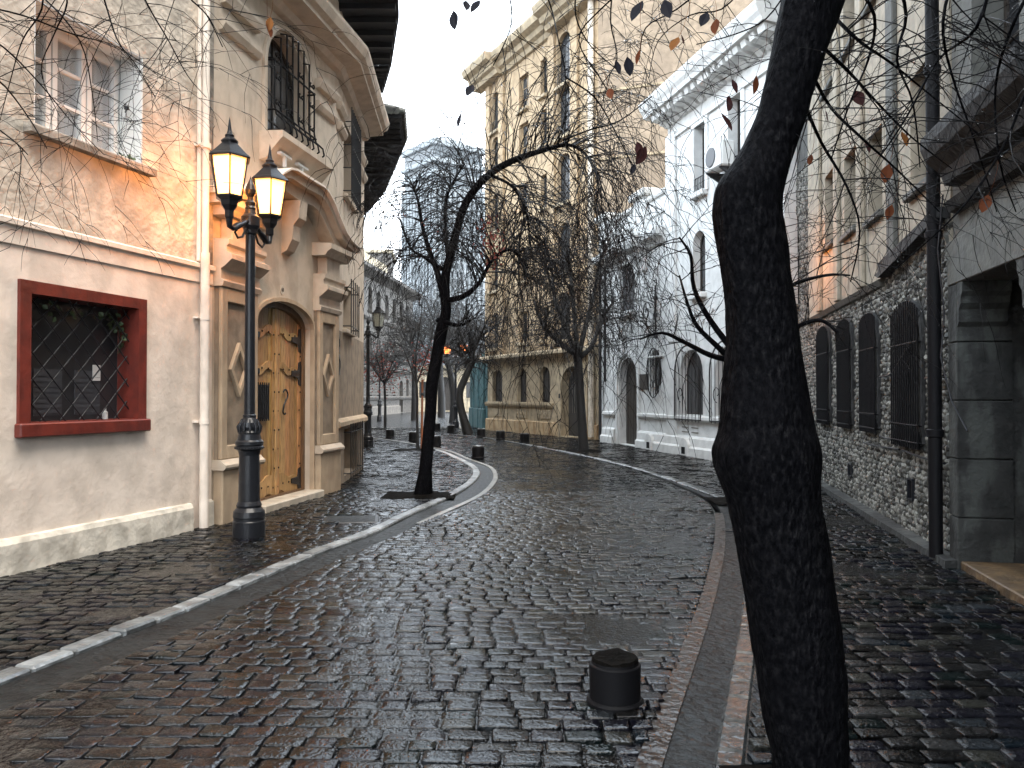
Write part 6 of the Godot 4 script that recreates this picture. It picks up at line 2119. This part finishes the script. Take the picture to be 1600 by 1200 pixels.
# ------------------------------------------------------------------ the near trees overhead
func build_near_trees() -> void:
	var rng := RandomNumberGenerator.new()
	rng.seed = 19
	thin = 0.0019
	gather = true
	var d := 3.1
	var t := thing("black_trunk_tree", "big wet black trunk leaning across the right foreground", "tree", V(1.16, 0, -d))
	# trunk: rings read off the photograph (y, left edge, right edge), knobbly
	var rows := [[1262, 1180, 1345], [1235, 1200, 1330], [1200, 1206, 1318], [1100, 1190, 1318], [1000, 1174, 1310], [900, 1158, 1297], [830, 1147, 1287], [775, 1136, 1278], [735, 1121, 1277], [705, 1117, 1277], [675, 1125, 1272], [620, 1130, 1261], [560, 1134, 1252], [500, 1136, 1245], [440, 1131, 1236], [390, 1124, 1229], [345, 1118, 1223], [315, 1117, 1221], [285, 1124, 1227], [255, 1145, 1236], [220, 1166, 1248], [180, 1183, 1262], [120, 1199, 1280], [60, 1212, 1299], [0, 1224, 1322], [-70, 1240, 1345], [-150, 1262, 1368]]
	var tr := MB.new()
	var fn := FastNoiseLite.new()
	fn.seed = 3
	fn.frequency = 3.2
	fn.fractal_octaves = 4
	var S := 36
	var rings := []
	for i in rows.size() - 1:
		for k in 5:
			var s := k / 5.0
			var y: float = lerpf(rows[i][0], rows[i + 1][0], s)
			var a: Array = rows[maxi(i - 1, 0)]
			var b: Array = rows[i]
			var c: Array = rows[i + 1]
			var e: Array = rows[mini(i + 2, rows.size() - 1)]
			var lx: float = cubic_interpolate(b[1], c[1], a[1], e[1], s)
			var rx: float = cubic_interpolate(b[2], c[2], a[2], e[2], s)
			var p := at((lx + rx) / 2, y, d)
			rings.append([p, (rx - lx) / 2 / 1250.0 * d])
	for i in rings.size():
		var p: Vector3 = rings[i][0]
		for j in S:
			var a := TAU * j / S
			var m := V(cos(a), 0, sin(a))
			var r: float = rings[i][1] * (1.0 + 0.07 * fn.get_noise_3d(m.x * 0.9 + p.x, p.y * 0.8, m.z * 0.9) + 0.035 * fn.get_noise_3d(m.x * 3, p.y * 0.9, m.z * 3 + 9))
			tr.add(p + m * r, m)
	for i in rings.size() - 1:
		for j in S:
			var a := i * S + j
			var b := i * S + (j + 1) % S
			for e in [a, b, a + S, b, b + S, a + S]: tr.ix.append(e)
	# normals from neighbours
	for i in rings.size():
		for j in S:
			var u: Vector3 = tr.v[mini(i + 1, rings.size() - 1) * S + j] - tr.v[maxi(i - 1, 0) * S + j]
			var w: Vector3 = tr.v[i * S + (j + 1) % S] - tr.v[i * S + (j + S - 1) % S]
			var m := u.cross(w).normalized()
			if m.dot(tr.v[i * S + j] - rings[i][0]) < 0: m = -m
			tr.n[i * S + j] = m
	var cr := MB.new()
	# big limbs above the frame
	var top: Vector3 = rings[-1][0]
	var g1 := limb_world(tr, [[top + V(0, -0.05, 0), 0.11], [top + V(0.1, 0.5, -0.1), 0.09], [top + V(-0.1, 1.0, -0.4), 0.07], [top + V(-0.7, 1.25, -0.9), 0.05], [top + V(-1.4, 1.05, -1.4), 0.03]], 10)
	var g2 := limb_world(tr, [[top + V(0, -0.05, 0), 0.1], [top + V(0.35, 0.4, -0.1), 0.08], [top + V(0.9, 0.6, -0.3), 0.055], [top + V(1.5, 0.4, -0.6), 0.03]], 10)
	var limbs := []
	# right hand tangle
	for e in [[[1300, 15], [1345, 60], [1395, 95], [1450, 140], [1530, 205]], [[1288, 70], [1330, 110], [1380, 165], [1430, 215], [1490, 262]], [[1268, 105], [1300, 165], [1350, 215], [1405, 265], [1470, 330]],
			[[1500, -60], [1478, 30], [1490, 110], [1530, 230], [1560, 330]], [[1640, -60], [1590, 30], [1560, 130], [1565, 250], [1590, 330]], [[1400, -60], [1420, 20], [1405, 90], [1430, 160], [1440, 260]],
			[[1255, 150], [1285, 220], [1325, 290], [1345, 360], [1330, 440]], [[1330, -40], [1370, 20], [1360, 90], [1330, 160], [1300, 250]], [[1560, -60], [1530, 40], [1470, 90], [1420, 180], [1380, 240]], [[1700, 60], [1620, 120], [1570, 230], [1500, 330], [1400, 420]]]:
		var q := []
		for k in e.size(): q.append([e[k][0], e[k][1], 3.15 + 0.12 * k + rng.randf_range(-0.1, 0.3), 0.0085 * (1.0 - k * 0.17)])
		var l := limb(tr, q, 6)
		spray(cr, l, 2, 11, 0.75, 0.0038, 2, 0.10, rng, 2)
	# drooping strands over the middle
	for e in [[[1240, -30], [1200, 25], [1150, 50], [1090, 66]], [[845, -40], [862, 10], [872, 55], [884, 118], [882, 215], [870, 250]], [[1010, -50], [940, 10], [905, 60], [945, 130], [985, 205], [1010, 262]], [[884, 118], [930, 150], [960, 200], [990, 258]],
			[[880, 217], [925, 200], [970, 186], [1020, 148]], [[1120, -40], [1060, 10], [1010, 40], [1000, 90]], [[790, -40], [800, 20], [790, 60], [770, 100]], [[1180, -40], [1130, 10], [1080, 20], [1030, 60], [1015, 120]], [[960, -40], [955, 30], [965, 90], [940, 130]], [[905, -40], [900, 20], [925, 70], [970, 110]]]:
		var q := []
		for k in e.size(): q.append([e[k][0], e[k][1], 3.8 + 0.1 * k + rng.randf_range(-0.2, 0.3), 0.0045 * (1.0 - k * 0.13)])
		var l := limb(tr, q, 5)
		spray(cr, l, 2, 6, 0.4, 0.0026, 2, 0.12, rng, 2)
	tree_parts(t, tr, cr, M.bark, M.twig)
	for e in [[708, 25, 3, 1.1], [728, 6, 3, 0.8], [750, 6, 3, 0.9], [739, 140, 3, 0.9], [720, 184, 3, 0.8], [1006, 12, 3, 1.3], [1039, 10, 3, 1.2], [1108, 27, 3, 1.0], [1121, 37, 0, 1.0], [1062, 66, 2, 1.0], [1066, 57, 1, 0.6], [1001, 83, 0, 0.8], [981, 97, 3, 1.0], [963, 100, 3, 0.8], [952, 145, 0, 0.8], [996, 230, 1, 0.9], [1011, 240, 1, 1.1], [993, 262, 3, 0.6], [1145, 130, 1, 0.8], [1128, 188, 1, 1.2], [1142, 160, 1, 1.1], [1184, 126, 0, 1.0], [1412, 215, 2, 1.0], [1421, 207, 1, 0.8], [1391, 268, 0, 1.1], [1396, 328, 0, 0.8], [1547, 316, 0, 1.1], [1338, 152, 1, 1.1], [1354, 225, 1, 0.8], [1292, 180, 1, 0.8], [1270, 246, 0, 0.6]]:
		var p := at(e[0], e[1] - 12 * e[3], 3.75)
		hang_leaf(t, p, 0.05 * e[3], 0.09 * e[3], e[2], rng)
	# --- tree out of frame on the left whose twigs hang before the cream house
	t = thing("left_tree", "drooping bare twigs before the upper window of the cream house", "tree", V(-3.15, 0, -2.2))
	tr = MB.new()
	cr = MB.new()
	limb_world(tr, [[V(-3.15, -0.02, -2.2), 0.2], [V(-3.15, 1.0, -2.2), 0.16], [V(-3.1, 2.4, -2.25), 0.14], [V(-3.0, 3.6, -2.6), 0.1], [V(-2.8, 4.2, -3.4), 0.06], [V(-2.4, 4.1, -4.4), 0.03]], 12)
	for e in [[[-60, 40], [0, 70], [60, 130], [110, 190], [160, 240]], [[-60, 0], [30, 20], [110, 50], [180, 70], [250, 120]], [[140, -60], [160, 0], [180, 60], [210, 100], [240, 150]], [[200, -60], [225, 0], [260, 60], [290, 115], [320, 150]], [[-60, 110], [-10, 120], [40, 180], [70, 230]], [[60, -60], [60, 10], [30, 60], [10, 130], [-10, 210]], [[-20, -60], [60, -10], [120, 60], [140, 140], [150, 220]], [[250, -60], [290, -10], [320, 20], [345, 70]], [[-60, 160], [-20, 190], [20, 220], [40, 240]], [[90, -60], [100, 0], [80, 50], [60, 110], [90, 180]]]:
		var q := []
		for k in e.size(): q.append([e[k][0], e[k][1], 3.9 + 0.1 * k + rng.randf_range(-0.2, 0.3), 0.0055 * (1.0 - k * 0.17)])
		var l := limb(tr, q, 5)
		spray(cr, l, 2, 8, 0.6, 0.003, 2, 0.11, rng, 2)
	tree_parts(t, tr, cr, M.bark, M.twig)
	hang_leaf(t, at(415, 30, 4.2), 0.05, 0.09, 0, rng)
	hang_leaf(t, at(420, 22, 4.2), 0.04, 0.08, 2, rng)

# ------------------------------------------------------------------
func _ready() -> void:
	var cam := Camera3D.new()
	cam.name = "camera"
	cam.fov = rad_to_deg(2.0 * atan(600.0 / 1250.0))
	cam.position = V(0, 1.55, 0)
	cam.rotation.x = atan(18.0 / 1250.0)
	cam.far = 2000.0
	cam.near = 0.05
	add_child(cam)
	var env := Environment.new()
	env.background_mode = Environment.BG_SKY
	var sky := Sky.new()
	var sm := ProceduralSkyMaterial.new()
	sm.sky_top_color = Color(0.86, 0.915, 0.97)
	sm.sky_horizon_color = Color(0.95, 0.96, 0.97)
	sm.sky_curve = 0.2
	sm.ground_horizon_color = Color(0.5, 0.5, 0.5)
	sm.ground_bottom_color = Color(0.2, 0.2, 0.2)
	sm.sun_angle_max = 1.0
	sky.sky_material = sm
	env.sky = sky
	env.background_energy_multiplier = 1.0
	env.tonemap_mode = Environment.TONE_MAPPER_LINEAR
	env.tonemap_exposure = 7.4
	env.sdfgi_enabled = true
	env.ssao_enabled = true
	env.ssil_enabled = true
	env.fog_enabled = true
	env.fog_density = 0.0002
	env.fog_light_color = Color(0.93, 0.95, 0.97)
	var we := WorldEnvironment.new()
	we.name = "environment"
	we.environment = env
	add_child(we)
	var sun := DirectionalLight3D.new()
	sun.name = "sun"
	sun.light_energy = 0.25
	sun.light_angular_distance = 40.0
	sun.light_color = Color(1.0, 0.97, 0.93)
	sun.shadow_enabled = true
	sun.rotation = Vector3(deg_to_rad(-68), deg_to_rad(35), 0)
	add_child(sun)
	make_materials()
	M.stone_cap = plaster(lin(0.12, 0.12, 0.12), 90, 0.3, lin(0.04, 0.04, 0.04), 0.5, V(3, 3, 3), 0.8, 0.3)
	build_street()
	build_cream_house()
	build_door_house()
	build_tiled_house()
	build_ochre_house()
	build_white_house()
	build_rubble_house()
	build_far()
	street_lamp("black iron street lamp with two lit lanterns by the wooden door", V(-2.886, 0.015, -8.8), -0.16, true, 0.2, M.lit)
	street_lamp("unlit black street lamp beyond the tan house corner", V(-4.41, 0.015, -24.5), 0.9, false, 0.0, M.lamp_unlit)
	street_lamp("distant street lamp glowing orange among the dark trees", V(-2.78, 0.0, -39.5), 1.2, true, 0.1, M.lit_far)
	street_lamp("lit street lamp hidden behind the big black trunk", V(4.28, 0.015, -13.9), 0.3, true, 0.2, M.lit)
	street_lamp("distant unlit street lamp before the far stone house", V(-8.1, 0.0, -49.0), 0.4, false, 0.0, M.lamp_unlit)
	bollard("nearest bollard, black with a broken top beside the gutter", V(0.52, 0.0, -4.06), 0.128, 0.25)
	var bl := [["small bollard on the left pavement beside the unlit lamp", -4.4, 28.9], ["left one of two bollards flanking the staked sapling", -3.32, 26.9], ["right one of two bollards flanking the arching tree foot", -2.3, 24.2], ["farther bollard left of the lit far lamp", -3.3, 35.2], ["bollard just before the foot of the lit far lamp", -2.5, 32.8], ["leftmost of three bollards before the ochre house", -1.13, 29.4], ["middle of three bollards before the ochre house", -0.4, 27.7], ["rightmost of three bollards before the ochre house", 0.41, 25.8], ["dark bollard standing at the end of the curving kerb", -0.82, 19.4]]
	for e in bl: bollard(e[0], V(e[1], 0.03, -e[2]), 0.15, 0.33)
	build_trees()
	build_near_trees()
